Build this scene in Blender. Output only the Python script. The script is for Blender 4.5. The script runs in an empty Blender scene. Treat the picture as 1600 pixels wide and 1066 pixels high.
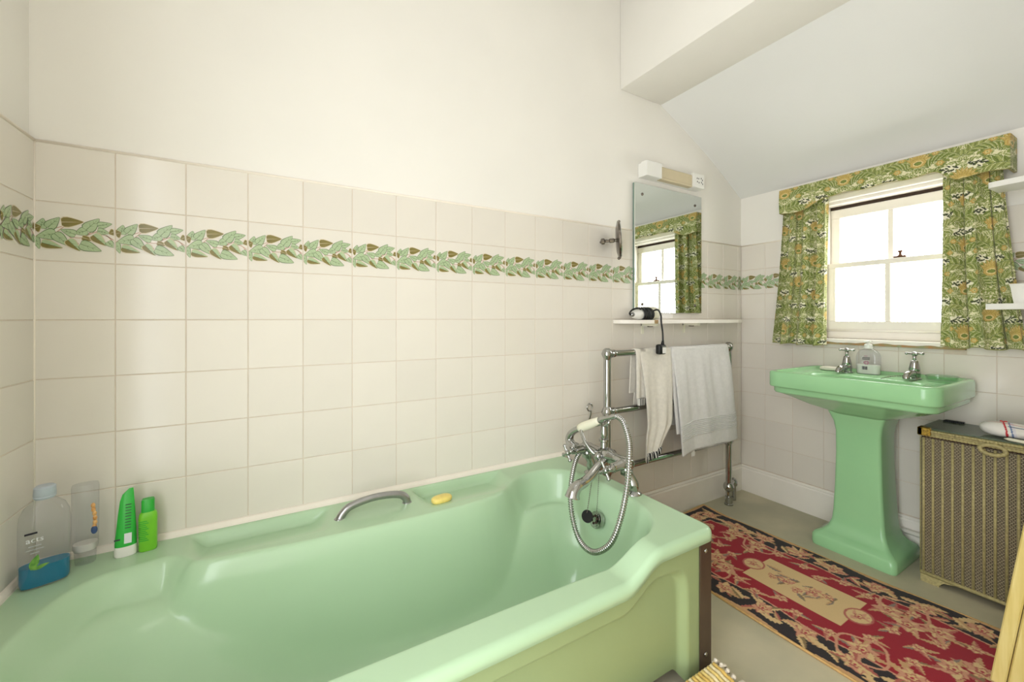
import bpy, bmesh, math, random
import numpy as np
from mathutils import Vector

random.seed(7)
RNG = np.random.default_rng(11)
S = bpy.context.scene
COL = S.collection
PI = math.pi

# ------------------------------------------------------------------ camera
cam_d = bpy.data.cameras.new('camera')
cam = bpy.data.objects.new('camera', cam_d)
COL.objects.link(cam)
cam.location = (0.536, -1.522, 1.093)
cam.rotation_euler = (PI / 2, 0, -math.radians(30.13))
cam_d.sensor_width = 36.0
cam_d.lens = 637.1 / 1600 * 36
cam_d.shift_y = -35.8 / 1600
cam_d.clip_start = 0.02
S.camera = cam

# ------------------------------------------------------------------ world, exposure
W = bpy.data.worlds.new('world')
S.world = W
W.use_nodes = True
W.node_tree.nodes['Background'].inputs[0].default_value = (0.94, 0.97, 1.0, 1)
W.node_tree.nodes['Background'].inputs[1].default_value = 6.4
S.view_settings.view_transform = 'Standard'
S.view_settings.look = 'None'
S.view_settings.gamma = 1.0
S.view_settings.use_curve_mapping = False
S.view_settings.exposure = 0.14
LAMP_STRENGTH = 2.6
PANE_STRENGTH = 14.0
# portal for the unseen doorway, added beside the camera to let light in
ptd = bpy.data.lights.new('added_doorway_portal', 'AREA'); ptd.shape = 'RECTANGLE'; ptd.size = 2.05; ptd.size_y = 0.92
ptd.cycles.is_portal = True
pto = bpy.data.objects.new('added_doorway_portal', ptd); COL.objects.link(pto)
pto.location = (-0.06, -1.42, 1.025); pto.rotation_euler = (0, -PI / 2, 0)

# ------------------------------------------------------------------ helpers
def lin(c):
    c = np.asarray(c, float) / 255.0
    return np.where(c <= 0.04045, c / 12.92, ((c + 0.055) / 1.055) ** 2.4)

def srgb(r, g, b):
    l = lin((r, g, b))
    return (float(l[0]), float(l[1]), float(l[2]), 1.0)

def mat(name, rgb, rough=0.5, metal=0.0, var=0.04, scale=8.0, bump=0.0, bscale=60.0, trans=0.0, ior=1.45,
        coat=0.0, rgb2=None, sheen=0.0, rand=0.0, spec=0.5, emit=0.0, alpha=1.0, attr=None, stretch=None, bdist=0.002):
    m = bpy.data.materials.new(name)
    m.use_nodes = True
    nt = m.node_tree
    b = nt.nodes['Principled BSDF']
    L = nt.links.new
    b.inputs['Roughness'].default_value = rough
    b.inputs['Metallic'].default_value = metal
    b.inputs['Transmission Weight'].default_value = trans
    b.inputs['IOR'].default_value = ior
    b.inputs['Coat Weight'].default_value = coat
    b.inputs['Sheen Weight'].default_value = sheen
    b.inputs['Specular IOR Level'].default_value = spec
    b.inputs['Alpha'].default_value = alpha
    tc = nt.nodes.new('ShaderNodeTexCoord')
    vec = tc.outputs['Object']
    if stretch:
        mp = nt.nodes.new('ShaderNodeMapping')
        mp.inputs['Scale'].default_value = stretch
        L(vec, mp.inputs[0]); vec = mp.outputs[0]
    ns = nt.nodes.new('ShaderNodeTexNoise')
    ns.inputs['Scale'].default_value = scale
    ns.inputs['Detail'].default_value = 4
    L(vec, ns.inputs['Vector'])
    c1 = np.array(srgb(*rgb)[:3])
    if attr:
        a = nt.nodes.new('ShaderNodeAttribute'); a.attribute_name = attr
        base = a.outputs['Color']
        hs = nt.nodes.new('ShaderNodeHueSaturation')
        L(base, hs.inputs['Color'])
        mr = nt.nodes.new('ShaderNodeMapRange')
        mr.inputs[3].default_value = 1 - var; mr.inputs[4].default_value = 1 + var
        L(ns.outputs['Fac'], mr.inputs[0]); L(mr.outputs[0], hs.inputs['Value'])
        col = hs.outputs[0]
    else:
        mx = nt.nodes.new('ShaderNodeValToRGB')
        e = mx.color_ramp.elements
        if rgb2 is None:
            ca = np.clip(c1 * (1 - var), 0, 1); cb = np.clip(c1 * (1 + var), 0, 1)
        else:
            ca = c1; cb = np.array(srgb(*rgb2)[:3])
        e[0].position = 0.36; e[1].position = 0.64
        e[0].color = (*ca, 1); e[1].color = (*cb, 1)
        L(ns.outputs['Fac'], mx.inputs[0])
        col = mx.outputs[0]
    if rand:
        oi = nt.nodes.new('ShaderNodeObjectInfo')
        mr = nt.nodes.new('ShaderNodeMapRange')
        mr.inputs[3].default_value = 1 - rand; mr.inputs[4].default_value = 1 + rand * 0.4
        L(oi.outputs['Random'], mr.inputs[0])
        hs = nt.nodes.new('ShaderNodeHueSaturation')
        L(mr.outputs[0], hs.inputs['Value']); L(col, hs.inputs['Color'])
        col = hs.outputs[0]
    L(col, b.inputs['Base Color'])
    if emit:
        L(col, b.inputs['Emission Color'])
        b.inputs['Emission Strength'].default_value = emit
    if bump:
        n2 = nt.nodes.new('ShaderNodeTexNoise')
        n2.inputs['Scale'].default_value = bscale
        n2.inputs['Detail'].default_value = 3
        L(vec, n2.inputs['Vector'])
        bp = nt.nodes.new('ShaderNodeBump')
        bp.inputs['Strength'].default_value = bump
        bp.inputs['Distance'].default_value = bdist
        L(n2.outputs['Fac'], bp.inputs['Height'])
        L(bp.outputs[0], b.inputs['Normal'])
    return m

def wl(o):
    v = Vector((0, 0, 0))
    while o is not None:
        v = v + o.location
        o = o.parent
    return v

def tag(o, label=None, cat=None, group=None, kind=None):
    if label: o['label'] = label
    if cat: o['category'] = cat
    if group: o['group'] = group
    if kind: o['kind'] = kind
    return o

def thing(name, label, cat, loc, group=None):
    o = bpy.data.objects.new(name, None)
    o.empty_display_size = 0.05
    COL.objects.link(o)
    o.location = loc
    return tag(o, label, cat, group)

def obj(name, vf, m, parent=None, smooth=False, origin=None, sharp=None):
    """vf = (verts, faces) in world coordinates"""
    v, f = vf
    v = np.asarray(v, float)
    if parent is not None:
        o0 = np.array(wl(parent))
    elif origin is not None:
        o0 = np.array(origin, float)
    else:
        o0 = np.array([v[:, 0].mean(), v[:, 1].mean(), v[:, 2].min()])
    me = bpy.data.meshes.new(name)
    me.from_pydata((v - o0).tolist(), [], [list(map(int, q)) for q in f] if not isinstance(f, np.ndarray) else f.tolist())
    me.validate()
    if isinstance(m, (list, tuple)):
        for q in m: me.materials.append(q)
    else:
        me.materials.append(m)
    bm = bmesh.new(); bm.from_mesh(me)
    bmesh.ops.recalc_face_normals(bm, faces=bm.faces)
    bm.to_mesh(me); bm.free()
    if smooth:
        me.polygons.foreach_set('use_smooth', [True] * len(me.polygons))
        if sharp:
            me.set_sharp_from_angle(angle=math.radians(sharp))
    o = bpy.data.objects.new(name, me)
    COL.objects.link(o)
    if parent is not None:
        o.parent = parent
    else:
        o.location = o0
    return o

def join(*parts):
    V = []; F = []; n = 0
    for v, f in parts:
        v = [tuple(q) for q in np.asarray(v, float)]
        V += v
        F += [tuple(int(i) + n for i in q) for q in f]
        n += len(v)
    return V, F

def box(x0, x1, y0, y1, z0, z1, bev=0.0, seg=1):
    bm = bmesh.new()
    bmesh.ops.create_cube(bm, size=1)
    for v in bm.verts:
        v.co.x = x0 + (v.co.x + .5) * (x1 - x0)
        v.co.y = y0 + (v.co.y + .5) * (y1 - y0)
        v.co.z = z0 + (v.co.z + .5) * (z1 - z0)
    if bev:
        bmesh.ops.bevel(bm, geom=list(bm.edges), offset=bev, segments=seg, profile=0.5, affect='EDGES')
    bm.verts.index_update()
    r = [v.co[:] for v in bm.verts], [[v.index for v in f.verts] for f in bm.faces]
    bm.free()
    return r

def catmull(P, n=8, closed=False):
    P = [np.array(p, float) for p in P]
    out = []
    N = len(P)
    rng = range(N if closed else N - 1)
    for i in rng:
        if closed:
            p0, p1, p2, p3 = P[(i - 1) % N], P[i], P[(i + 1) % N], P[(i + 2) % N]
        else:
            p0, p1, p2, p3 = P[max(i - 1, 0)], P[i], P[i + 1], P[min(i + 2, N - 1)]
        for k in range(n):
            t = k / n
            out.append(0.5 * (2 * p1 + (p2 - p0) * t + (2 * p0 - 5 * p1 + 4 * p2 - p3) * t * t + (3 * p1 - p0 - 3 * p2 + p3) * t ** 3))
    if not closed:
        out.append(P[-1])
    return out

def tube(path, r, seg=12, cap=True, closed=False):
    P = [np.array(p, float) for p in path]
    n = len(P)
    R = r if hasattr(r, '__len__') else [r] * n
    T = []
    for i in range(n):
        if closed:
            t = P[(i + 1) % n] - P[i - 1]
        else:
            t = P[min(i + 1, n - 1)] - P[max(i - 1, 0)]
        T.append(t / (np.linalg.norm(t) + 1e-12))
    ref = np.array([0, 0, 1.0]) if abs(T[0][2]) < 0.9 else np.array([1.0, 0, 0])
    u = np.cross(T[0], ref); u /= np.linalg.norm(u)
    V = []; F = []
    for i in range(n):
        u = u - T[i] * np.dot(u, T[i]); u /= (np.linalg.norm(u) + 1e-12)
        w = np.cross(T[i], u)
        for k in range(seg):
            a = 2 * PI * k / seg
            V.append(P[i] + (u * math.cos(a) + w * math.sin(a)) * R[i])
    m = n if closed else n - 1
    for i in range(m):
        j = (i + 1) % n
        for k in range(seg):
            F.append((i * seg + k, i * seg + (k + 1) % seg, j * seg + (k + 1) % seg, j * seg + k))
    if cap and not closed:
        F.append(tuple(range(seg))[::-1]); F.append(tuple((n - 1) * seg + k for k in range(seg)))
    return V, F

def lathe(A, B, prof, seg=20):
    """prof: list of (t 0..1 along A->B, radius)"""
    A = np.array(A, float); B = np.array(B, float)
    d = B - A; L = np.linalg.norm(d); d /= L
    ref = np.array([0, 0, 1.0]) if abs(d[2]) < 0.9 else np.array([1.0, 0, 0])
    u = np.cross(d, ref); u /= np.linalg.norm(u); w = np.cross(d, u)
    V = []; F = []
    for t, r in prof:
        for k in range(seg):
            a = 2 * PI * k / seg
            V.append(A + d * L * t + (u * math.cos(a) + w * math.sin(a)) * max(r, 1e-5))
    for i in range(len(prof) - 1):
        for k in range(seg):
            F.append((i * seg + k, i * seg + (k + 1) % seg, (i + 1) * seg + (k + 1) % seg, (i + 1) * seg + k))
    F.append(tuple(range(seg))[::-1]); n = (len(prof) - 1) * seg
    F.append(tuple(n + k for k in range(seg)))
    return V, F

def ball(c, r, seg=16, rings=10, sc=(1, 1, 1)):
    V = []; F = []
    for i in range(rings + 1):
        th = PI * i / rings
        for k in range(seg):
            a = 2 * PI * k / seg
            V.append((c[0] + sc[0] * r * math.sin(th) * math.cos(a), c[1] + sc[1] * r * math.sin(th) * math.sin(a), c[2] + sc[2] * r * math.cos(th)))
    for i in range(rings):
        for k in range(seg):
            F.append((i * seg + k, i * seg + (k + 1) % seg, (i + 1) * seg + (k + 1) % seg, (i + 1) * seg + k))
    return V, F

def rrect(cx, cy, hx, hy, r, z, n=8):
    r = min(r, hx, hy)
    out = []
    for (sx, sy, a0) in ((1, 1, 0), (-1, 1, PI / 2), (-1, -1, PI), (1, -1, 1.5 * PI)):
        for k in range(n):
            a = a0 + PI / 2 * k / (n - 1)
            out.append((cx + sx * (hx - r) + r * math.cos(a), cy + sy * (hy - r) + r * math.sin(a), z))
    return out

def loft(loops, cap0=True, cap1=True):
    n = len(loops[0]); V = []; F = []
    for l in loops: V += list(l)
    for i in range(len(loops) - 1):
        for k in range(n):
            F.append((i * n + k, i * n + (k + 1) % n, (i + 1) * n + (k + 1) % n, (i + 1) * n + k))
    if cap0: F.append(tuple(range(n))[::-1])
    if cap1: F.append(tuple((len(loops) - 1) * n + k for k in range(n)))
    return V, F

def grid(Xa, Ya, Za):
    nv, nu = Xa.shape
    V = np.stack([Xa.ravel(), Ya.ravel(), Za.ravel()], 1)
    idx = np.arange(nv * nu).reshape(nv, nu)
    F = np.stack([idx[:-1, :-1].ravel(), idx[:-1, 1:].ravel(), idx[1:, 1:].ravel(), idx[1:, :-1].ravel()], 1)
    return V, F

def sstep(a, b, x):
    t = np.clip((x - a) / (b - a), 0, 1)
    return t * t * (3 - 2 * t)

def set_colors(o, rgb_lin):
    me = o.data
    at = me.color_attributes.new('Col', 'FLOAT_COLOR', 'POINT')
    c = np.ones((len(me.vertices), 4), np.float32)
    c[:, :3] = rgb_lin
    at.data.foreach_set('color', c.ravel())

def solid(o, t, offset=-1):
    md = o.modifiers.new('thickness', 'SOLIDIFY'); md.thickness = t; md.offset = offset
    return o

def text_vf(txt, size):
    cu = bpy.data.curves.new('lettering', 'FONT'); cu.body = txt; cu.size = size
    cu.align_x = 'CENTER'
    cu.resolution_u = 2
    t = bpy.data.objects.new('lettering', cu); COL.objects.link(t)
    bpy.context.view_layer.update()
    me = bpy.data.meshes.new_from_object(t)
    v = [tuple(q.co) for q in me.vertices]; f = [tuple(p.vertices) for p in me.polygons]
    bpy.data.objects.remove(t); bpy.data.meshes.remove(me)
    return v, f

# ------------------------------------------------------------------ materials
M = {}
M['plaster'] = mat('cream_painted_plaster', (238, 234, 226), 0.75, var=0.015, scale=2.5, bump=0.12, bscale=35)
M['ceiling'] = mat('white_painted_ceiling', (234, 233, 230), 0.8, var=0.012, scale=2.0, bump=0.12, bscale=30)
M['tile'] = mat('glazed_cream_tile', (229, 222, 211), 0.16, var=0.012, scale=5, rand=0.03, bump=0.03, bscale=14)
M['grout'] = mat('pale_pink_grout', (214, 199, 182), 0.85, var=0.05, scale=30, bump=0.3, bscale=200)
M['caulk'] = mat('white_sealing_strip', (240, 231, 218), 0.4, var=0.02)
M['gloss'] = mat('cream_gloss_paint', (240, 234, 224), 0.35, var=0.025, scale=6)
M['lino'] = mat('worn_green_grey_lino', (180, 175, 150), 0.5, rgb2=(206, 196, 168), scale=3.2, bump=0.15, bscale=90)
M['bath'] = mat('pale_green_enamel', (182, 211, 175), 0.16, var=0.012, scale=4)
M['panelshaded'] = mat('green_panel_darkened_by_shade', (152, 168, 122), 0.35, var=0.02, scale=3)  # bath green darkened to olive; the panel's shade is put into the colour
M['sinkgreen'] = mat('pale_green_vitreous_china', (156, 206, 154), 0.14, var=0.012, scale=5)
M['chrome'] = mat('polished_chrome', (178, 178, 176), 0.09, metal=1.0, var=0.03, scale=30)
M['brushed'] = mat('brushed_steel', (165, 165, 165), 0.28, metal=1.0, var=0.05, scale=60)
M['darkmetal'] = mat('tarnished_nickel', (120, 112, 104), 0.25, metal=1.0, var=0.15, scale=70)
M['brownmetal'] = mat('brown_aluminium_strip', (98, 82, 70), 0.35, metal=0.6, var=0.08, scale=25, stretch=(1, 1, .2))
M['white'] = mat('white_plastic', (238, 236, 230), 0.3, var=0.01)
M['ivory'] = mat('ivory_plastic', (232, 228, 206), 0.3, var=0.02)
M['beige'] = mat('beige_plastic_diffuser', (206, 192, 160), 0.45, var=0.03)
M['black'] = mat('black_rubber', (22, 22, 23), 0.4, var=0.1)
M['mirror'] = mat('mirror_silvering', (228, 233, 229), 0.0, metal=1.0, var=0.004)
M['glassedge'] = mat('green_glass_edge', (120, 140, 130), 0.2, var=0.1)
M['pine'] = mat('varnished_yellow_pine', (210, 188, 112), 0.4, rgb2=(222, 203, 134), scale=9, stretch=(9, 9, .7), bump=0.05)
M['bronze'] = mat('bronze_window_catch', (96, 64, 44), 0.4, metal=0.6, var=0.15, scale=80)
M['brass'] = mat('worn_brass_corner', (200, 164, 66), 0.35, metal=0.5, rgb2=(128, 96, 46), scale=160)
M['pinkstem'] = mat('print_pink_brown', (196, 160, 142), 0.2)
M['leafl'] = mat('print_light_green', (174, 192, 152), 0.2, var=0.06, scale=80)
M['leafo'] = mat('print_olive', (128, 116, 62), 0.2, var=0.06, scale=80)
M['leafd'] = mat('print_dark_green', (104, 124, 88), 0.2)
M['leaft'] = mat('print_tan_outline', (206, 190, 158), 0.2)
M['peel'] = mat('bare_wood_flaked_paint', (176, 130, 84), 0.7, rgb2=(150, 150, 110), scale=40)
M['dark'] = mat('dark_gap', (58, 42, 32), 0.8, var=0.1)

# ================================================================== SETTING
XR = 3.117          # tiled face of the window wall
ZT = 1.55           # top of the tiling
TP = 0.154          # tile pitch
ZSK = 0.160
YN = -1.90          # near wall, behind the camera
ZC = 2.75

def struct(name, vf, m, parent=None, smooth=False, **k):
    o = obj(name, vf, m, parent, smooth, **k)
    if parent is None: o['kind'] = 'structure'
    return o

floor = struct('floor', box(-0.1, XR + 0.12, YN - 0.1, 0.1, -0.08, 0.0), M['lino'])
wall_back = struct('wall_back', box(-0.1, XR + 0.12, 0.005, 0.1, 0, ZC), M['plaster'])
wall_left = struct('wall_left', join(box(-0.11, -0.011, -0.96, 0.005, 0, ZC), box(-0.11, -0.011, YN, -1.88, 0, ZC), box(-0.11, -0.011, -1.88, -0.96, 2.05, ZC)), M['plaster'])  # opening is an added doorway, put in as a light source
wall_near = struct('wall_near', box(-0.1, XR + 0.12, YN - 0.1, YN, 0, ZC), M['plaster'])
# window opening in the right wall
OY0, OY1, OZ0, OZ1 = -0.985, -0.442, 0.962, 1.735
xa, xb = XR + 0.005, XR + 0.12
wall_right = struct('wall_right', join(box(xa, xb, OY1, 0.005, 0, 1.95), box(xa, xb, YN, OY0, 0, 1.95),
                                       box(xa, xb, OY0, OY1, 0, OZ0), box(xa, xb, OY0, OY1, OZ1, 1.95)), M['plaster'])
# high ceiling, beam and sloping ceiling
ceil = [(2.30, 2.30), (2.364, 2.265), (2.55, 2.178), (2.73, 2.09), (2.90, 1.995), (3.03, 1.915), (XR + 0.005, 1.857), (XR + 0.12, 1.80)]
cs = catmull([(a, 0, b) for a, b in ceil], 4)
Xa = np.array([[p[0] for p in cs], [p[0] for p in cs]]); Za = np.array([[p[2] for p in cs]] * 2)
Ya = np.array([[0.005] * len(cs), [YN] * len(cs)])
v1, f1 = grid(Xa, Ya, Za); v2, f2 = grid(Xa + 0.03, Ya, Za + 0.06)
slope_edges = []
ceiling = struct('ceiling', join((v1, f1), (v2, f2), box(-0.1, 2.10, YN - 0.1, 0.1, ZC, ZC + 0.08)), M['ceiling'], smooth=True, sharp=30)
beam = struct('trim_1', join(box(2.062, 2.37, YN, 0.005, 2.262, ZC + 0.05, 0.006, 2)), M['plaster'], smooth=True, sharp=40)

# skirting boards
def skirting(name, axis, a, b, face):
    prof = [(0.0, 0.0), (0.014, 0.0), (0.014, 0.138), (0.010, 0.146), (0.012, 0.151), (0.006, 0.160), (0.0, 0.160)]
    loops = []
    for t in (a, b):
        loops.append([(t, face - d, z) if axis == 'x' else (face - d, t, z) for d, z in prof])
    return struct(name, loft(loops), M['gloss'])
skirting('baseboard_back', 'x', 1.70, XR, 0.004)
skirting('baseboard_right', 'y', 0.0, YN, XR + 0.004)

# ---- grout beds
struct('grout', box(0, XR, 0.0012, 0.02, 0.15, ZT - 0.001), M['grout'], wall_back)
gx0, gx1 = XR + 0.0012, XR + 0.02
struct('grout', join(box(gx0, gx1, OY1, 0, 0.15, ZT - .001), box(gx0, gx1, YN, OY0, 0.15, ZT - .001), box(gx0, gx1, OY0, OY1, 0.15, OZ0)), M['grout'], wall_right)
struct('grout', box(-0.02, -0.0012, -0.93, 0, 0.40, ZT - 0.001), M['grout'], wall_left)

# ---- leaf border motif, u,v in tile units (0..1), v up
LEAVES = []
def _l(x0, y0, x1, y1, w, c, half=None):
    def cv(x, y):
        u = (x - 95) / 548.0
        yt = 82 + (x - 95) * 0.1; yb = 517 + (x - 95) * 0.05
        return u, (yb - y) / (yb - yt)
    a_, b_ = np.array(cv(x0, y0)), np.array(cv(x1, y1))
    LEAVES.append((tuple(a_ - (b_ - a_) * .07), tuple(b_ + (b_ - a_) * .05), w * 1.10 / 440.0, c, half))
_l(98, 352, 126, 432, 36, 'l')
_l(135, 278, 150, 212, 52, 'l')
_l(186, 272, 256, 204, 56, 'l')
_l(282, 236, 418, 236, 66, 'o')
_l(440, 300, 366, 322, 54, 'l')
_l(362, 326, 270, 292, 48, 'l')
_l(448, 288, 532, 214, 66, 'l')
_l(532, 262, 624, 250, 44, 'l')
_l(528, 302, 606, 318, 44, 'l')
_l(645, 310, 606, 322, 46, 'o')
_l(96, 280, 134, 268, 60, 'o')
_l(228, 322, 112, 345, 68, 'l')
_l(150, 392, 276, 427, 54, 'l', 'o')
_l(232, 328, 326, 412, 58, 'l')
_l(322, 374, 398, 448, 54, 'l', 'o')
_l(420, 352, 494, 372, 34, 'o')
_l(412, 402, 546, 450, 66, 'l')
_l(498, 338, 582, 408, 60, 'l', 'o')
_l(600, 384, 644, 424, 40, 'l')
STEMS = [((95, 345), (180, 300), (275, 268)), ((225, 322), (270, 285), (300, 262)), ((315, 330), (370, 352), (430, 352)), ((430, 345), (480, 320), (540, 300)),
         ((325, 345), (360, 372), (390, 400)), ((455, 330), (480, 305), (500, 290)), ((545, 325), (590, 340), (643, 372)), ((585, 335), (610, 355), (640, 392))]

def leaf_print_mesh(U, N):
    """decal mesh on a tile whose lower left corner is the origin; U = horizontal unit, N = normal"""
    V = []; F = []; MI = []
    U = np.array(U); N = np.array(N); Zv = np.array([0, 0, 1.0])
    s = TP - 0.003
    def P(u, v, h):
        return U * u * s + Zv * v * s + N * h
    def poly(pts, h, mi):
        b = len(V)
        for u, v in pts: V.append(P(min(max(u, 0.004), 0.996), v, h))
        F.append(list(range(b, b + len(pts)))); MI.append(mi)
    def cv(x, y):
        u = (x - 95) / 548.0
        return u, (517 + (x - 95) * 0.05 - y) / (435 - (x - 95) * 0.05)
    for st in STEMS:
        pts = catmull([np.array(cv(*p)) for p in st], 4)
        for a, b in zip(pts[:-1], pts[1:]):
            d = b - a; n = np.array([-d[1], d[0]]); n /= np.linalg.norm(n); n *= 0.007
            poly([a - n, b - n, b + n, a + n], 0.0004, 3)
    for i, (a, b, w, c, half) in enumerate(LEAVES):
        a = np.array(a); b = np.array(b); d = b - a; L = np.linalg.norm(d); d = d / L; n = np.array([-d[1], d[0]])
        ts = [0.0, 0.06, 0.16, 0.3, 0.48, 0.66, 0.82, 0.93, 1.0]
        ws = [0.0, 0.66, 0.98, 1.0, 0.82, 0.58, 0.34, 0.15, 0.0]
        back = [0.0, -0.06, -0.05, 0, 0, 0, 0, 0, 0]
        h = 0.0006 + i * 0.00006
        for (k, mi, sc, off) in ((0, 2 if c == 'l' and not half else 4, 1.12, 0.0), (1, 0, 1.0, 0.00003)):
            up = [a + d * L * (t * (1.03 if k == 0 else 1) + bk - (0.02 if k == 0 else 0)) + n * (w / 2 * q * sc + (0.004 if k == 0 else 0)) for t, q, bk in zip(ts, ws, back)]
            dn = [a + d * L * (t * (1.03 if k == 0 else 1) + bk - (0.02 if k == 0 else 0)) - n * (w / 2 * q * sc + (0.004 if k == 0 else 0)) for t, q, bk in zip(ts, ws, back)]
            c1 = 1 if c == 'o' else 0
            c2 = 1 if (c == 'o' or half) else 0
            poly(up + [a], h + off, mi if k == 0 else c1)
            poly([a] + dn[::-1], h + off, mi if k == 0 else c2)
        nv = n * 0.005
        poly([a - nv, b, a + nv], h + 0.00005, 2 if c == 'l' else 4)
        if c == 'l':
            for t in (0.3, 0.55):
                for sg in (1, -1):
                    q = a + d * L * t; e = q + d * L * 0.2 + n * sg * w * 0.3
                    poly([q - d * 0.004, e, q + d * 0.006], h + 0.00005, 2)
    me = bpy.data.meshes.new('leaf_print')
    me.from_pydata([tuple(q) for q in V], [], F)
    for k in ('leafl', 'leafo', 'leafd', 'pinkstem', 'leaft'): me.materials.append(M[k])
    me.polygons.foreach_set('material_index', MI)
    me.update()
    return me

TILE_CACHE = {}
def tile_mesh(U, N, w, h):
    key = (U, N, round(w, 4), round(h, 4))
    if key in TILE_CACHE: return TILE_CACHE[key]
    Uv = np.array(U, float); Nv = np.array(N, float); Zv = np.array([0, 0, 1.0])
    V = []
    b = 0.0013
    for (ins, d) in ((0, -0.008), (0, -b), (b * .4, -b * .3), (b, 0.0)):
        for (u, v) in ((ins, ins), (w - ins, ins), (w - ins, h - ins), (ins, h - ins)):
            V.append(tuple(Uv * u + Zv * v + Nv * d))
    F = [(12, 13, 14, 15)]
    for i in range(3):
        for k in range(4):
            F.append((i * 4 + k, i * 4 + (k + 1) % 4, i * 4 + 4 + (k + 1) % 4, i * 4 + 4 + k))
    me = bpy.data.meshes.new('tile')
    me.from_pydata(V, [], F)
    me.materials.append(M['tile'])
    bm = bmesh.new(); bm.from_mesh(me); bmesh.ops.recalc_face_normals(bm, faces=bm.faces); bm.to_mesh(me); bm.free()
    TILE_CACHE[key] = me
    return me

PRINTS = {}
def lay_tile(wall, U, N, o, w, h, border=False):
    t = bpy.data.objects.new('tile', tile_mesh(U, N, w, h))
    COL.objects.link(t)
    t.parent = wall
    lo = wl(wall)
    t.location = (o[0] - lo.x, o[1] - lo.y, o[2] - lo.z)
    a = math.radians(0.10)
    t.rotation_euler = (random.uniform(-a, a), random.uniform(-a, a), random.uniform(-a, a))
    if border:
        if (U, N) not in PRINTS: PRINTS[(U, N)] = leaf_print_mesh(U, N)
        p = bpy.data.objects.new('leaf_print', PRINTS[(U, N)])
        COL.objects.link(p); p.parent = t
        p['label'] = 'printed border of green and olive leaves'
        if w < TP - 0.01:
            p.scale = (w / TP if U[0] else 1, w / TP if U[1] else 1, 1)

G = 0.0018
for r in range(9):
    for k in range(21):
        x0 = k * TP; x1 = min(x0 + TP, XR)
        z1 = ZT - r * TP
        if r >= 7 and x1 < 1.75: continue
        w = x1 - x0 - G
        if w < 0.01: continue
        lay_tile(wall_back, (1, 0, 0), (0, -1, 0), (x0 + G / 2, 0, z1 - TP + G / 2), w, TP - G, r == 1)
ys = [0.0, -0.146] + [-0.146 - TP * i for i in range(1, 10)]
for r in range(9):
    for ya, yb in zip(ys[:-1], ys[1:]):
        z1 = ZT - r * TP; z0 = z1 - TP
        a, b = ya, yb
        if z1 > OZ0 + 0.002:
            if b >= OY0 and a <= OY1: 
                if z0 < OZ0: z1 = OZ0
                else: continue
            elif a > OY1 > b: b = OY1
            elif a > OY0 > b: a = OY0
        w = a - b - G; h = z1 - z0 - G
        if w < 0.008 or h < 0.008: continue
        lay_tile(wall_right, (0, -1, 0), (-1, 0, 0), (XR, a - G / 2, z0 + G / 2), w, h, r == 1)
for r in range(7):
    for k in range(6):
        lay_tile(wall_left, (0, 1, 0), (1, 0, 0), (0, -(k + 1) * TP + G / 2 + 0.002, ZT - (r + 1) * TP + G / 2), TP - G, TP - G, r == 1)

bead_m = mat('peach_tile_edging', (244, 234, 219), 0.5, var=0.03)
struct('trim_3', join(tube([(0.0, .0015, ZT + .001), (XR, .0015, ZT + .001)], .0042, 8), tube([(XR + .0015, 0, ZT + .001), (XR + .0015, OY1 + .02, ZT + .001)], .0042, 8), tube([(-.0015, 0, ZT + .001), (-.0015, -.92, ZT + .001)], .0045, 8), tube([(.0, -.0, .455), (.0, -.0, ZT)], .0026, 8)), bead_m, smooth=True)
# sealing strip between bath and tiles
def strip_prof(a, b, axis):
    pr = [(0, 0.452), (0.012, 0.452), (0.010, 0.462), (0.005, 0.471), (0, 0.4735)]
    L = []
    for t in (a, b):
        L.append([(t, -d + 0.001, z) if axis == 'x' else (d - 0.001, t, z) for d, z in pr])
    return loft(L)
struct('trim_2', join(strip_prof(0.0, 1.70, 'x'), strip_prof(0.0, -0.76, 'y')), M['caulk'])

# ================================================================== WINDOW
win = bpy.data.objects.new('window_1', None); COL.objects.link(win)
win.location = (XR + 0.06, -0.71, OZ0)
win['kind'] = 'structure'; win['label'] = 'cream painted sash window with frosted panes above the basin'
g = M['gloss']
wy0, wy1 = -0.962, -0.457
obj('frame', join(box(3.125, 3.235, wy1, OY1 + .001, OZ0, OZ1), box(3.125, 3.235, OY0 - .001, wy0, OZ0, OZ1),
                  box(3.125, 3.235, wy0, wy1, 1.700, OZ1)), g, win)
obj('head_lining', box(3.10, 3.20, OY0, OY1, 1.715, 1.745, .003), g, win)
obj('head_gap_shade', box(3.19, 3.235, wy0, wy1, 1.684, 1.700), M['dark'], win)  # dark strip standing in for the shade in the gap above the sash
obj('sill', join(box(3.096, 3.20, OY0 + .001, OY1 - .001, 0.960, 0.984, .003), box(3.155, 3.235, wy0, wy1, 0.984, 1.030, .003)), g, win)
obj('sill_bead', tube([(3.152, wy0, 1.028), (3.152, wy1, 1.028)], 0.006, 8), g, win, True)
# flaked edge under the sill
pv = []; pf = []
ny = 60
for i in range(ny + 1):
    y = OY0 + (OY1 - OY0) * i / ny
    d = 0.004 + 0.006 * abs(math.sin(i * 0.37) * math.sin(i * .11 + 1))
    pv += [(3.0945, y, 0.960 + d), (3.0945, y, 0.955), (3.118, y, 0.955), (3.118, y, 0.962)]
for i in range(ny):
    for k in range(3):
        a = i * 4 + k; pf.append((a, a + 1, a + 5, a + 4))
obj('flaked_edge', (pv, pf), M['peel'], win)

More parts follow.
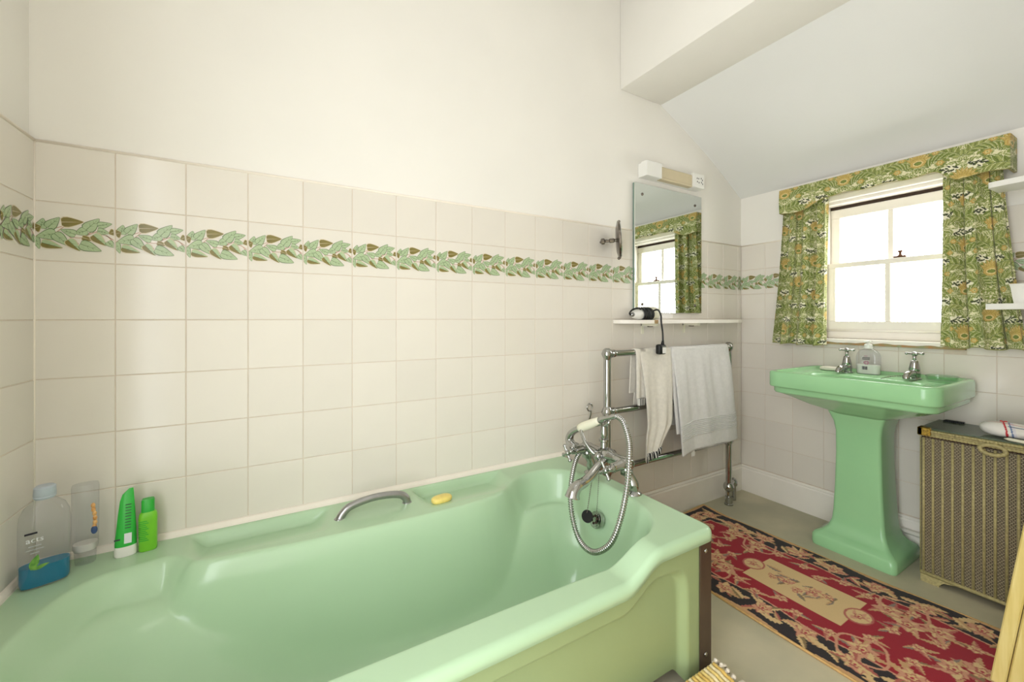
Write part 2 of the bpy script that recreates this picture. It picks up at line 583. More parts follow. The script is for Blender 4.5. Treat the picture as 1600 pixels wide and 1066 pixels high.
pane_m = bpy.data.materials.new('frosted_pane_daylight'); pane_m.use_nodes = True
nt = pane_m.node_tree; b = nt.nodes['Principled BSDF']
tc = nt.nodes.new('ShaderNodeTexCoord'); vo = nt.nodes.new('ShaderNodeTexVoronoi'); vo.inputs['Scale'].default_value = 170
nt.links.new(tc.outputs['Object'], vo.inputs['Vector'])
cr = nt.nodes.new('ShaderNodeValToRGB'); cr.color_ramp.elements[0].position = 0.25; cr.color_ramp.elements[1].position = 0.75
cr.color_ramp.elements[0].color = (1, 1, 1, 1); cr.color_ramp.elements[1].color = (.018, .019, .02, 1)
nt.links.new(vo.outputs['Distance'], cr.inputs[0])
b.inputs['Base Color'].default_value = (.8, .8, .8, 1); b.inputs['Roughness'].default_value = 0.3
nt.links.new(cr.outputs[0], b.inputs['Emission Color']); b.inputs['Emission Strength'].default_value = PANE_STRENGTH
bp = nt.nodes.new('ShaderNodeBump'); bp.inputs['Strength'].default_value = 0.4; bp.inputs['Distance'].default_value = 0.002
nt.links.new(vo.outputs['Distance'], bp.inputs['Height']); nt.links.new(bp.outputs[0], b.inputs['Normal'])

def sash(name, x0, x1, z0, z1, top, bot, stile, ymid):
    s = obj(name, join(box(x0, x1, wy0, wy1, z1 - top, z1, .002), box(x0, x1, wy0, wy1, z0, z0 + bot, .002),
                       box(x0, x1, wy0, wy0 + stile, z0 + bot, z1 - top, .002), box(x0, x1, wy1 - stile, wy1, z0 + bot, z1 - top, .002)), g, win)
    obj('glazing_bar', box(x0 + .002, x1, ymid - .012, ymid + .012, z0 + bot, z1 - top, .003), g, s)
    for a, c in ((wy0 + stile, ymid - .012), (ymid + .012, wy1 - stile)):
        obj('pane', box(x1 - .014, x1 - .008, a, c, z0 + bot, z1 - top), pane_m, s)
    return s
sash('upper_sash', 3.192, 3.230, 1.345, 1.684, 0.048, 0.030, 0.042, -0.7095)
ls = sash('lower_sash', 3.155, 3.191, 1.030, 1.388, 0.026, 0.046, 0.036, -0.7095)
obj('fitch_catch', join(lathe((3.172, -0.752, 1.388), (3.172, -0.752, 1.424), [(0, .006), (.2, .012), (.45, .006), (.7, .005), (.8, .010), (1, .009)], 10),
                        box(3.162, 3.184, -0.775, -0.728, 1.388, 1.398, .003)), M['bronze'], win)

# ================================================================== ADDED CEILING LAMP (unseen, put in to light the room)
lamp = thing('added_ceiling_lamp', 'added round opal glass lamp on the high ceiling, out of view', 'lamp', (0.95, -1.05, ZC))
obj('base_ring', lathe((0.95, -1.05, ZC), (0.95, -1.05, ZC - 0.03), [(0, .19), (1, .19)], 40), M['white'], lamp, True, sharp=40)
lm = bpy.data.materials.new('added_lamp_glow'); lm.use_nodes = True
b = lm.node_tree.nodes['Principled BSDF']
nz = lm.node_tree.nodes.new('ShaderNodeTexNoise'); rp = lm.node_tree.nodes.new('ShaderNodeValToRGB')
rp.color_ramp.elements[0].color = (1, .96, .90, 1); rp.color_ramp.elements[1].color = (1, .97, .92, 1)
lm.node_tree.links.new(nz.outputs['Fac'], rp.inputs[0]); lm.node_tree.links.new(rp.outputs[0], b.inputs['Emission Color'])
b.inputs['Emission Strength'].default_value = LAMP_STRENGTH
obj('shade', lathe((0.95, -1.05, ZC - 0.03), (0.95, -1.05, ZC - 0.14), [(0, .18), (.3, .172), (.6, .14), (.85, .085), (1, .02)], 40), lm, lamp, True)

# ================================================================== BATH
BX1, BY0, BZ = 1.700, -0.760, 0.456
bath = thing('bathtub', 'pale green bathtub with moulded soap ledges along the tiled wall', 'bathtub', (0.85, -0.38, 0))
outline = [(.088, -.40), (.095, -.30), (.118, -.205), (.165, -.150), (.225, -.137), (.292, -.130), (.330, -.158), (.365, -.196), (.49, -.214), (.65, -.232), (.92, -.248), (1.14, -.246), (1.25, -.215),
           (1.32, -.165), (1.385, -.125), (1.45, -.110), (1.53, -.122), (1.59, -.180), (1.617, -.28), (1.620, -.40), (1.61, -.52), (1.58, -.60), (1.525, -.655), (1.45, -.678), (1.30, -.668),
           (1.0, -.662), (.6, -.66), (.3, -.65), (.2, -.61), (.12, -.53)]
OUT = np.array(catmull([(a, c, 0) for a, c in outline], 5, True))[:, :2]
nx, ny = 341, 168
xs = np.linspace(0.003, BX1, nx)
yy = np.concatenate([np.linspace(BY0, BY0 + .02, 12)[:-1], np.linspace(BY0 + .02, -0.003, ny - 11)])
xs = np.concatenate([np.linspace(0.003, BX1 - .02, nx - 11), np.linspace(BX1 - .02, BX1, 12)[1:]])
XX, YY = np.meshgrid(xs, yy)
def sdf_poly(px, py, P):
    d = np.full(px.shape, 1e9); inside = np.zeros(px.shape, bool)
    for i in range(len(P)):
        a = P[i]; b_ = P[(i + 1) % len(P)]
        e = b_ - a; L2 = e @ e + 1e-12
        t = np.clip(((px - a[0]) * e[0] + (py - a[1]) * e[1]) / L2, 0, 1)
        d = np.minimum(d, np.hypot(px - a[0] - t * e[0], py - a[1] - t * e[1]))
        c = (a[1] > py) != (b_[1] > py)
        with np.errstate(divide='ignore', invalid='ignore'):
            xi = (b_[0] - a[0]) * (py - a[1]) / (b_[1] - a[1] + 1e-15) + a[0]
        inside ^= c & (px < xi)
    return np.where(inside, d, -d)
D = sdf_poly(XX, YY, OUT)
def rim_z(x, y):
    return BZ - 0.058 * sstep(-.50, -.63, y) * sstep(1.465, 1.325, x) * sstep(0.30, 0.44, x)
ZR = rim_z(XX, YY)
floor_z = 0.085 + 0.012 * (1.2 - XX).clip(0, 2)
def ease(t, p, q):
    t = np.clip(t, 0, 1)
    return np.where(t < .5, 0.5 * (2 * t) ** p, 1 - 0.5 * (2 - 2 * t) ** q)
lip = ease((D + 0.012) / 0.060, 1.7, 1.6)                    # rolled edge, follows the moulded outline
qx = np.abs(XX - .855) - (.755 - .17); qy = np.abs(YY + .437) - (.232 - .17)
DB = -(np.hypot(np.maximum(qx, 0), np.maximum(qy, 0)) + np.minimum(np.maximum(qx, qy), 0) - .17)
bowl = ease((DB + .03) / .17, 1.6, 2.2)                       # the deep bowl itself
xl = np.clip((XX - 0.065) / 0.66, 0, 1)
backrest = np.sin(xl * PI / 2) ** 1.1                        # sloping head end
ZZ = ZR - (ZR - floor_z) * (0.30 * lip * (0.42 + .58 * backrest) + 0.70 * bowl * lip * backrest)
# soap trays moulded in the back ledge
def tray(x0, x1, yb, yf, depth):
    global ZZ
    e1 = 0.028
    m = sstep(x0, x0 + .05, XX) * sstep(x1, x1 - .07, XX)
    back = sstep(yb, yb - 0.015, YY); front = np.clip((YY - yf) / ((yb - .020) - yf), 0, 1); front = .75 * front + .25 * front * front * (3 - 2 * front)
    ZZ = ZZ - depth * m * back * front
tray(0.318, 0.705, -0.018, -0.180, 0.036)
tray(0.965, 1.350, -0.018, -0.200, 0.034)
# rolled outer edge at front and tap end
r = 0.018
q = np.clip(r - np.minimum(YY - BY0, BX1 - XX), 0, r)
ZZ = ZZ - (r - np.sqrt(np.maximum(r * r - q * q, 0)))
rc = 0.035                                   # round the free corner in plan
cu = 1 - (BX1 - XX) / rc; cv_ = 1 - (YY - BY0) / rc
mk = (cu > 0) & (cv_ > 0)
th_c = np.arctan2(np.maximum(cv_, 1e-9), np.maximum(cu, 1e-9)); mr_c = np.maximum(cu, cv_)
XX = np.where(mk, BX1 - rc + rc * mr_c * np.cos(th_c), XX); YY = np.where(mk, BY0 + rc - rc * mr_c * np.sin(th_c), YY)
bv, bf = grid(XX, YY, ZZ)
bv = bv.tolist(); bf = bf.tolist()
def apron(idx, drop, inward):
    """hang a lip from a border row of vertices"""
    base = len(bv)
    for i in idx:
        p = bv[i]
        bv.append([p[0], p[1], p[2] - drop])
    base2 = len(bv)
    for i in idx:
        p = bv[i]
        bv.append([p[0] + inward[0], p[1] + inward[1], p[2] - drop - .004])
    for k in range(len(idx) - 1):
        bf.append([idx[k], idx[k + 1], base + k + 1, base + k])
        bf.append([base + k, base + k + 1, base2 + k + 1, base2 + k])
ncol = len(xs); nrow = len(yy)
apron([i for i in range(ncol)], 0.018, (0, 0.02))
apron([r * ncol + ncol - 1 for r in range(nrow)], 0.018, (-0.02, 0))
tub = obj('tub', (bv, bf), M['bath'], bath, True)

# front panel with recessed field, cut-out foot
px_ = np.linspace(0.004, 1.646, 240); nz_ = 70
top = rim_z(px_, np.full_like(px_, -0.75)) - 0.030
botm = 0.004 + 0.052 * sstep(1.605, 1.545, px_) * sstep(0.05, 0.12, px_)
TT = np.linspace(0, 1, nz_)[:, None]
PXX = np.repeat(px_[None, :], nz_, 0)
PZZ = botm[None, :] + (top - botm)[None, :] * TT
dtop = (top[None, :] - PZZ) - 0.060
dright = 1.590 - PXX
k = 0.03
din = -np.log(np.exp(-dtop / k) + np.exp(-dright / k)) * k
PYY = -0.742 + 0.024 * sstep(-0.002, 0.020, din)
fp = obj('front_panel', grid(PXX, PYY, PZZ), M['panelshaded'], bath, True)
obj('end_panel', box(1.672, 1.684, -0.735, -0.01, 0.0, 0.42), M['panelshaded'], bath)
cs_ = obj('corner_strip', box(1.640, 1.692, -0.748, -0.742, 0.020, 0.424, .001), M['brownmetal'], bath)
for z in (0.388, 0.075):
    obj('screw', lathe((1.663, -0.748, z), (1.663, -0.7525, z), [(0, .007), (.5, .0065), (1, .003)], 12), M['chrome'], cs_, True)
for x in (0.35, 1.42):
    obj('foot', join(box(x - .03, x + .03, -0.67, -0.60, 0.0, 0.02), box(x - .012, x + .012, -0.65, -0.62, 0.02, 0.10)), M['dark'], bath)
# overflow grille on the tap end
oc = np.array([1.568, -0.368, 0.343]); on = np.array([-0.93, 0.0, 0.36]); on /= np.linalg.norm(on)
ov = obj('overflow_grille', lathe(oc - on * .012, oc + on * .010, [(0, .030), (.55, .031), (.8, .029), (.82, .023), (.9, .022), (1, .004)], 24), M['chrome'], bath, True, sharp=40)
uu = np.cross(on, [0, 1, 0]); uu /= np.linalg.norm(uu)
for i in range(6):
    a = i * PI / 3
    c = oc + on * .0102 + (uu * math.cos(a) + np.array([0, 1, 0]) * math.sin(a)) * .013
    obj('hole', lathe(c - on * .004, c + on * .0006, [(0, .0048), (1, .0048)], 10), M['dark'], ov)

# grab handle on the ledge
gh = thing('grab_handle', 'curved chrome grab handle fixed between the two soap ledges', 'handle', (0.822, -0.118, BZ))
hp = catmull([(0.712, -0.126, BZ - .004), (0.722, -0.124, BZ + .012), (0.750, -0.120, BZ + .030), (0.822, -0.117, BZ + .040), (0.895, -0.118, BZ + .034), (0.924, -0.119, BZ + .018), (0.930, -0.119, BZ - .004)], 6)
n = len(hp)
obj('grip', tube(hp, [0.0115 + .002 * abs(i / (n - 1) - .5) * 2 for i in range(n)], 14), M['brushed'], gh, True)
for x, y in ((0.712, -0.126), (0.930, -0.119)):
    obj('mount', lathe((x, y, BZ - .004), (x, y, BZ + .003), [(0, .016), (.6, .016), (1, .012)], 16), M['brushed'], gh, True)

# yellow soap
def soap(name, label, c, a, b_, h, m, rz=0):
    V, F = ball((0, 0, 0), 1, 24, 14)
    V = np.array(V)
    r = lambda q, p: np.sign(q) * np.abs(q) ** p
    V = np.stack([r(V[:, 0], .8) * a, r(V[:, 1], .8) * b_, r(V[:, 2], .6) * h], 1)
    cz, sz = math.cos(rz), math.sin(rz)
    V = np.stack([V[:, 0] * cz - V[:, 1] * sz + c[0], V[:, 0] * sz + V[:, 1] * cz + c[1], V[:, 2] + c[2] + h], 1)
    return tag(obj(name, (V, F), m, None, True), label, 'soap')
M['ysoap'] = mat('yellow_soap', (236, 214, 122), 0.4, var=0.05, scale=60, bump=.2, bscale=90)
M['wsoap'] = mat('white_soap', (236, 232, 214), 0.4, var=0.03)
soap('soap_bar', 'yellow oval soap bar on the bath ledge', (1.040, -0.163, 0.4475), 0.038, 0.021, 0.0125, M['ysoap'], 0.12)

# ================================================================== BATH MIXER TAP
tap = thing('bath_mixer_tap', 'chrome bath mixer tap with cross handles and hand shower on the tub end', 'tap', (1.655, -0.345, BZ))
C = M['chrome']
TX = 1.645
for y, yf in ((-0.230, -0.235), (-0.445, -0.462)):
    path = catmull([(TX, y, 0.560), (TX, y, 0.535), (TX + .012, (y + yf) / 2 - .004, 0.505), (TX + .016, yf, 0.480), (TX + .016, yf, BZ)], 5)
    lg = obj('leg', tube(path, [0.0165 + 0.004 * math.sin(i * .35) ** 2 for i in range(len(path))], 14), C, tap, True)
    obj('flange', lathe((TX + .016, yf, BZ - .002), (TX + .016, yf, BZ + .016), [(0, .030), (.25, .030), (.5, .022), (1, .014)], 24), C, lg, True)
    obj('union_nut', lathe((TX, y, 0.522), (TX, y, 0.540), [(0, .0225), (1, .0225)], 6), C, lg)
obj('body', lathe((TX, -0.205, 0.564), (TX, -0.470, 0.564), [(0, .012), (.02, .020), (.12, .022), (.18, .0185), (.4, .019), (.45, .028), (.62, .028), (.66, .019), (.82, .0185), (.88, .022), (.98, .020), (1, .012)], 20), C, tap, True)
def cross_handle(parent, c, axis, r=0.03, bar=0.006):
    c = np.array(c, float); axis = np.array(axis, float); axis /= np.linalg.norm(axis)
    ref = np.array([0, 0, 1.0]) if abs(axis[2]) < .9 else np.array([1.0, 0, 0])
    u = np.cross(axis, ref); u /= np.linalg.norm(u); w = np.cross(axis, u)
    a = 0.5
    u, w = u * math.cos(a) + w * math.sin(a), -u * math.sin(a) + w * math.cos(a)
    parts = [lathe(c - axis * .010, c + axis * .009, [(0, bar * 1.3), (.4, bar * 1.8), (.8, bar * 1.6), (1, bar * .7)], 14)]
    pr = [(0, bar * .7), (.2, bar * .75), (.38, bar * .8), (.5, bar), (.62, bar * .8), (.8, bar * .75), (.93, bar * 1.25), (1, bar * .6)]
    pr = [(0, bar * .6), (.07, bar * 1.25), (.16, bar * .75), (.38, bar * .8), (.5, bar), (.62, bar * .8), (.84, bar * .75), (.93, bar * 1.25), (1, bar * .6)]
    for d in (u, w):
        parts.append(lathe(c - d * r, c + d * r, pr, 12))
    return obj('cross_handle', join(*parts), C, parent, True)
for y in (-0.222, -0.440):
    vb = obj('valve', lathe((TX, y, 0.562), (TX - .085, y + .004, 0.552), [(0, .019), (.35, .020), (.45, .0165), (.7, .0165), (.72, .013), (.86, .012), (.9, .007), (1, .007)], 20), C, tap, True, sharp=50)
    cross_handle(vb, (TX - .095, y + .004, 0.551), (-1, .03, -.1), 0.036, .0068)
sp = catmull([(TX - .01, -0.350, 0.552), (TX - .05, -0.352, 0.534), (TX - .09, -0.354, 0.505), (TX - .125, -0.356, 0.488), (TX - .158, -0.358, 0.480), (TX - .176, -0.358, 0.463), (TX - .182, -0.358, 0.446)], 6)
n = len(sp)
obj('spout', tube(sp, [0.0165 + 0.0115 * (i / (n - 1)) ** 2.5 for i in range(n)], 18), C, tap, True, sharp=60)
rz = obj('riser', lathe((TX, -0.325, 0.575), (TX, -0.325, 0.690), [(0, .022), (.08, .022), (.12, .015), (.3, .014), (.33, .019), (.40, .019), (.43, .011), (.62, .014), (.8, .0105), (1, .010)], 18), C, tap, True, sharp=50)
lv = catmull([(TX - .02, -0.330, 0.562), (TX - .045, -0.315, 0.572), (TX - .055, -0.285, 0.600), (TX - .055, -0.262, 0.628), (TX - .05, -0.250, 0.645)], 6)
obj('diverter_lever', tube(lv, [.0085 - .003 * i / len(lv) for i in range(len(lv))], 10), C, tap, True)
obj('diverter_knob', ball((TX - .035, -0.332, 0.562), .016, 16, 10), C, tap, True)
cr_ = catmull([(TX - .005, -0.345, 0.722), (TX - .02, -0.375, 0.700), (TX - .02, -0.350, 0.682), (TX, -0.325, 0.686), (TX - .01, -0.300, 0.672), (TX - .012, -0.260, 0.660), (TX - .02, -0.235, 0.664)], 6)
obj('cradle', tube(cr_, .0065, 10), C, tap, True)
HX = 1.612
hs = obj('hand_shower', lathe((HX, -0.335, 0.700), (HX - .006, -0.225, 0.644), [(0, .012), (.1, .0145), (.4, .0175), (.8, .0185), (.97, .017), (1, .012)], 18), M['ivory'], tap, True)
hs['label'] = 'ivory hand shower grip'
obj('shower_joint', lathe((HX + .006, -0.420, 0.734), (HX, -0.333, 0.699), [(0, .009), (.2, .011), (.35, .008), (.6, .009), (.7, .0125), (.95, .0125), (1, .009)], 14), C, hs, True, sharp=50)
hd = catmull([(HX - .006, -0.227, 0.645), (HX - .008, -0.195, 0.628), (HX - .008, -0.170, 0.606), (HX - .008, -0.163, 0.583), (HX - .008, -0.175, 0.566), (HX - .008, -0.190, 0.558)], 5)
n = len(hd)
obj('shower_neck', tube(hd, [.012 + .013 * (i / (n - 1)) ** 1.6 for i in range(n)], 16), C, hs, True)
obj('shower_rose', lathe((HX - .008, -0.178, 0.566), (HX - .010, -0.196, 0.545), [(0, .024), (.3, .031), (.6, .033), (1, .031)], 24), C, hs, True, sharp=50)
# flexible hose with rings
hp = catmull([(1.620, -.416, .733), (1.610, -.463, .722), (1.580, -.519, .672), (1.540, -.558, .625), (1.510, -.576, .543), (1.490, -.570, .454), (1.470, -.554, .380), (1.460, -.514, .331),
              (1.460, -.458, .302), (1.470, -.389, .306), (1.480, -.340, .354), (1.500, -.300, .421), (1.540, -.262, .479), (1.590, -.225, .524), (1.625, -.215, .548)], 16)
hp = np.array(hp); seglen = np.r_[0, np.cumsum(np.linalg.norm(np.diff(hp, axis=0), axis=1))]
ss = np.arange(0, seglen[-1], 0.0021)
hp = np.stack([np.interp(ss, seglen, hp[:, i]) for i in range(3)], 1)
hr = [(0.0060, 0.0094, 0.0104, 0.0094)[i % 4] for i in range(len(hp))]
obj('shower_hose', tube(hp, hr, 10), M['chrome'], tap, True)

# plug on chain
plug = thing('bath_plug', 'black rubber bath plug hanging on a chain under the spout', 'plug', (1.525, -0.375, 0.36))
pc = np.array([1.527, -0.368, 0.366]); pn = np.array([-.85, -.35, .3]); pn /= np.linalg.norm(pn)
obj('stopper', lathe(pc - pn * .008, pc + pn * .008, [(0, .018), (.5, .020), (.75, .0225), (1, .021)], 24), M['black'], plug, True, sharp=50)
def chain(pts, r=0.0016, name='chain', parent=None, link=0.007, m=None):
    P = np.array(catmull(pts, 12)); sl = np.r_[0, np.cumsum(np.linalg.norm(np.diff(P, axis=0), axis=1))]
    s = np.arange(0, sl[-1], link * .25)
    Q = np.stack([np.interp(s, sl, P[:, i]) for i in range(3)], 1)
    rr = [r * (1.6 if i % 4 == 0 else .6) for i in range(len(Q))]
    return obj(name, tube(Q, rr, 6), m or M['darkmetal'], parent, True)
chain([(1.60, -0.330, 0.535), (1.565, -0.345, 0.47), (1.530, -0.366, 0.40), tuple(pc + pn * .009 + np.array([0, 0, .01]))], parent=plug)
chain([(1.605, -0.345, 0.54), (1.592, -0.353, 0.46), (1.572, -0.366, 0.368)], r=.0012, parent=plug)

# wire hook on the tiles above the tap
hk = catmull([(1.848, -0.004, 0.600), (1.846, -0.016, 0.625), (1.843, -0.022, 0.648), (1.826, -0.024, 0.652), (1.818, -0.024, 0.668), (1.830, -0.024, 0.684), (1.848, -0.024, 0.676), (1.850, -0.024, 0.660)], 6)
tag(obj('wire_hook', tube(hk, .0035, 8), C, None, True), 'small bent wire hook on the tiles above the bath tap', 'hook')

# ================================================================== TOWEL RAIL
rail = thing('towel_rail', 'chrome tubular towel rail with ball joints on the tiled wall', 'towel rail', (2.36, -0.09, 0))
RX0, RX1, RY = 1.882, 2.835, -0.092
RZ = (0.925, 0.652, 0.378)
for x, nm in ((RX0, 'post'), (RX1, 'post')):
    p = obj('post', tube([(x, RY, 0.0 if x == RX1 else 0.0), (x, RY, RZ[0])], .0165, 18), C, rail, True, sharp=50)
    for z in RZ:
        obj('ball_joint', lathe((x, RY, z - .027), (x, RY, z + .027), [(0, .017), (.12, .018), (.2, .021), (.5, .027), (.8, .021), (.88, .018), (1, .010 if z > .9 else .017)], 20), C, p, True)
obj('ball_joint', ball((RX1, RY, .105), .030, 20, 12), C, rail, True)
for z in RZ:
    rb = obj('bar', tube([(RX0 + .02, RY, z), (RX1 - .02, RY, z)], .0150, 18), C, rail, True, sharp=50)
    for x, sgn in ((RX0, 1), (RX1, -1)):
        obj('collar', lathe((x + sgn * .018, RY, z), (x + sgn * .05, RY, z), [(0, .019), (.3, .0195), (.4, .0165), (.6, .0165), (.7, .0185), (1, .016)], 18), C, rb, True, sharp=50)
obj('valve_pipe', tube(catmull([(RX1, RY, .105), (RX1 + .04, RY + .01, .115), (RX1 + .075, RY + .02, .11), (RX1 + .085, RY + .022, .07), (RX1 + .085, RY + .022, 0.0)], 6), .014, 14), C, rail, True)
obj('valve_head', ball((RX1 + .083, RY + .022, .105), .024, 16, 10, (1, 1, 1.2)), C, rail, True)
obj('foot', lathe((RX1, RY, 0), (RX1, RY, .05), [(0, .024), (.15, .024), (.2, .020), (1, .020)], 16), C, rail, True, sharp=50)

# ---- towels
M['towel'] = mat('greyish_white_terry', (226, 224, 220), 0.95, var=0.03, scale=60, bump=0.9, bscale=420, sheen=.3)
M['towelc'] = mat('cream_terry', (228, 222, 210), 0.95, var=0.04, scale=60, bump=0.9, bscale=380, sheen=.3)
def towel_sheet(x0, x1, zfront, zback, fold, seed, xs_front, nu=70, nv=150, thick=.006, yext=0.012):
    """sheet over the top bar; xs_front(s,u)-> x offset, zfront(u), zback(u)"""
    r = 0.0165 + .003
    U, Sg = np.meshgrid(np.linspace(0, 1, nu), np.linspace(-1, 1, nv))
    X_ = np.zeros_like(U); Y_ = np.zeros_like(U); Z_ = np.zeros_like(U)
    zb = RZ[0]
    arc = 0.08
    a = np.clip(Sg / arc, -1, 1) * PI / 2          # over the bar
    front = np.clip((Sg - arc) / (1 - arc), 0, 1); back = np.clip((-Sg - arc) / (1 - arc), 0, 1)
    Lf = zb - zfront(U); Lb = zb - zback(U)
    Y_ = RY - np.sin(a) * r
    Z_ = zb + np.cos(a) * r - front * Lf - back * Lb
    wav = fold(U, front)
    Y_ = np.where(front > 0, Y_ - yext * front - wav * sstep(0, .25, front), Y_)
    Y_ = np.where(back > 0, np.minimum(Y_ + 0.012 * back + 0.3 * fold(U, back) * sstep(0, .3, back), -0.012), Y_)
    X_ = x0 + (x1 - x0) * U + xs_front(front, U) + xs_front(back, U) * .5
    return X_, Y_, Z_

fold_l = lambda u, f: 0.008 * np.sin(u * 15 + 1.2 * f) * (1 - .35 * f) + 0.0025 * np.sin(u * 41 + 2 - 1.5 * f) * (1 - .6 * f) + .005 * np.sin(u * 7 + 3 * f)
tw = thing('bath_towel', 'large greyish white towel with ribbed band over the rail', 'towel', (2.56, RY, 0.40))
X_, Y_, Z_ = towel_sheet(2.315, 2.800, lambda u: 0.372 + 0.030 * sstep(0, 1, u) + .010 * np.sin(u * 5), lambda u: 0.52 + 0 * u, fold_l, 1,
                         lambda f, u: 0.055 * f * (1 - u) * .9 + 0.065 * f * u, yext=.022)
fr = np.linspace(-1, 1, 150)
# ribbed band near the front hem
bandz = (Z_ - (0.372 + .05))
front_mask = (np.repeat(fr[:, None], 70, 1) > .1)
o = obj('cloth', grid(X_, Y_, Z_), M['towel'], tw, True); solid(o, .007)
# ribs: thin ridges following the front of the cloth
for i in range(9):
    s = 0.735 + i * 0.0165
    row = np.array([[np.interp(s, fr, A[:, j]) for j in range(70)] for A in (X_, Y_, Z_)])
    path = [(row[0, j], row[1, j] - .0015, row[2, j]) for j in range(0, 70)]
    obj('woven_rib', tube(path, .0028, 6), M['towel'], tw, True)
# inner fold visible at left
X2, Y2, Z2 = towel_sheet(2.296, 2.395, lambda u: 0.485 + .01 * u, lambda u: .6 + 0 * u, lambda u, f: .006 * np.sin(u * 9), 2, lambda f, u: .052 * f, nu=20, yext=.006)
o = obj('inner_fold', grid(X2, Y2 + .004, Z2 - .001), M['towel'], tw, True); solid(o, .005)
obj('care_tag', box(2.462, 2.488, -.118, -.116, .352, .382), M['white'], tw)

ht = thing('hand_towel', 'narrow cream towel with black striped hem hanging on the rail', 'towel', (2.18, RY, 0.38))
def hx(f, u):
    c = 0.5
    sq = 1 - 0.10 * sstep(.2, .75, f) - 0.42 * sstep(.72, 1.0, f)
    return (u - c) * 0.215 * (sq - 1) - 0.055 * sstep(.66, 1.0, f) + .012 * np.sin(f * 3)
X_, Y_, Z_ = towel_sheet(2.085, 2.300, lambda u: 0.392 + 0.030 * u, lambda u: .66 + 0 * u,
                         lambda u, f: 0.007 * np.sin(u * 9 + 3 * f) + .006 * np.sin(u * 21 + f) * f + .003 * sstep(.8, 1, f) * np.sin(u * 14), 3, hx, nu=50, yext=.028)
o = obj('cloth', grid(X_, Y_, Z_), M['towelc'], ht, True); solid(o, .006)
hemm = bpy.data.materials.new('black_white_striped_hem'); hemm.use_nodes = True
nt = hemm.node_tree; wv = nt.nodes.new('ShaderNodeTexWave'); tc = nt.nodes.new('ShaderNodeTexCoord')
wv.inputs['Scale'].default_value = 30; wv.wave_profile = 'SIN'; wv.bands_direction = 'X'
cr = nt.nodes.new('ShaderNodeValToRGB'); cr.color_ramp.interpolation = 'CONSTANT'; cr.color_ramp.elements[1].position = .62
cr.color_ramp.elements[0].color = srgb(28, 28, 34); cr.color_ramp.elements[1].color = srgb(214, 212, 205)
nt.links.new(tc.outputs['Object'], wv.inputs['Vector']); nt.links.new(wv.outputs['Fac'], cr.inputs[0])
nt.links.new(cr.outputs[0], nt.nodes['Principled BSDF'].inputs['Base Color']); nt.nodes['Principled BSDF'].inputs['Roughness'].default_value = .9
fr2 = np.linspace(-1, 1, 150)
def hemrows(s0, s1, off):
    rows = []
    for s in np.linspace(s0, s1, 6):
        rows.append([[np.interp(s, fr2, A[:, j]) for j in range(50)] for A in (X_, Y_, Z_)])
    R = np.array(rows)
    return grid(R[:, 0], R[:, 1] + off, R[:, 2])
o = obj('striped_hem', hemrows(.945, 1.0, -.002), hemm, ht, True); solid(o, .009, 0)
# back layer peeping out at the left with its own hem
o = obj('back_layer', grid(*towel_sheet(2.055, 2.12, lambda u: .70 + 0 * u, lambda u: .72 + 0 * u, lambda u, f: .004 * np.sin(u * 8), 4, lambda f, u: 0 * f, nu=12, yext=.0)), M['towelc'], ht, True); solid(o, .005)
obj('back_hem', box(2.058, 2.10, -.128, -.112, .668, .702, .002), hemm, ht)

# ================================================================== MIRROR, LIGHT, SHELF
mi = thing('wall_mirror', 'frameless rectangular mirror screwed to the tiles above the shelf', 'mirror', (2.417, 0, 1.122))
obj('backing', box(2.146, 2.690, -.010, -.0005, 1.122, 1.798), M['glassedge'], mi)
obj('mirror_glass', box(2.145, 2.691, -.016, -.010, 1.121, 1.799, .0012), M['mirror'], mi)
for x, z in ((2.20, 1.743), (2.632, 1.742), (2.20, 1.165), (2.632, 1.165)):
    obj('screw', lathe((x, -.016, z), (x, -.021, z), [(0, .008), (.5, .0075), (1, .003)], 14), M['darkmetal'], mi, True)

lt = thing('shaver_light', 'white box shaver light with beige diffuser above the mirror', 'light fitting', (2.42, 0, 1.83))
obj('backplate', box(2.19, 2.66, -.022, 0.004, 1.832, 1.905, .002), M['white'], lt)
obj('end_cap', box(2.185, 2.300, -.060, -.020, 1.829, 1.908, .002), M['white'], lt)
obj('diffuser', box(2.300, 2.560, -.052, -.022, 1.838, 1.897, .004), M['beige'], lt)
obj('lower_lip', box(2.305, 2.560, -.050, -.022, 1.829, 1.838), M['beige'], lt)
sk = obj('socket_end', box(2.560, 2.655, -.060, -.020, 1.829, 1.908, .002), M['white'], lt)
for x, z in ((2.590, 1.880), (2.604, 1.880), (2.592, 1.862), (2.606, 1.858), (2.625, 1.884), (2.636, 1.876), (2.628, 1.862), (2.638, 1.855)):
    obj('pin_hole', box(x - .0025, x + .0025, -.0608, -.058, z - .004, z + .004), M['black'], sk)

rm = thing('shaving_mirror', 'small round shaving mirror seen edge on, left of the wall mirror', 'mirror', (1.96, 0, 1.467))
mc = np.array([1.957, -0.092, 1.467]); mn = np.array([.745, -.66, .06]); mn /= np.linalg.norm(mn)
obj('rim', lathe(mc - mn * .007, mc + mn * .007, [(0, .080), (.2, .090), (.8, .090), (1, .082)], 32), M['darkmetal'], rm, True, sharp=50)
obj('mirror_glass', lathe(mc + mn * .005, mc + mn * .0085, [(0, .083), (1, .081)], 32), M['mirror'], rm, True, sharp=40)
obj('back_plate', lathe(mc - mn * .012, mc - mn * .005, [(0, .06), (1, .083)], 32), M['darkmetal'], rm, True, sharp=40)
obj('stem', lathe(mc - mn * .085, mc - mn * .008, [(0, .008), (.05, .015), (.22, .015), (.28, .006), (.5, .007), (.55, .011), (.8, .011), (.85, .007), (1, .010)], 8), M['darkmetal'], rm, True, sharp=30)
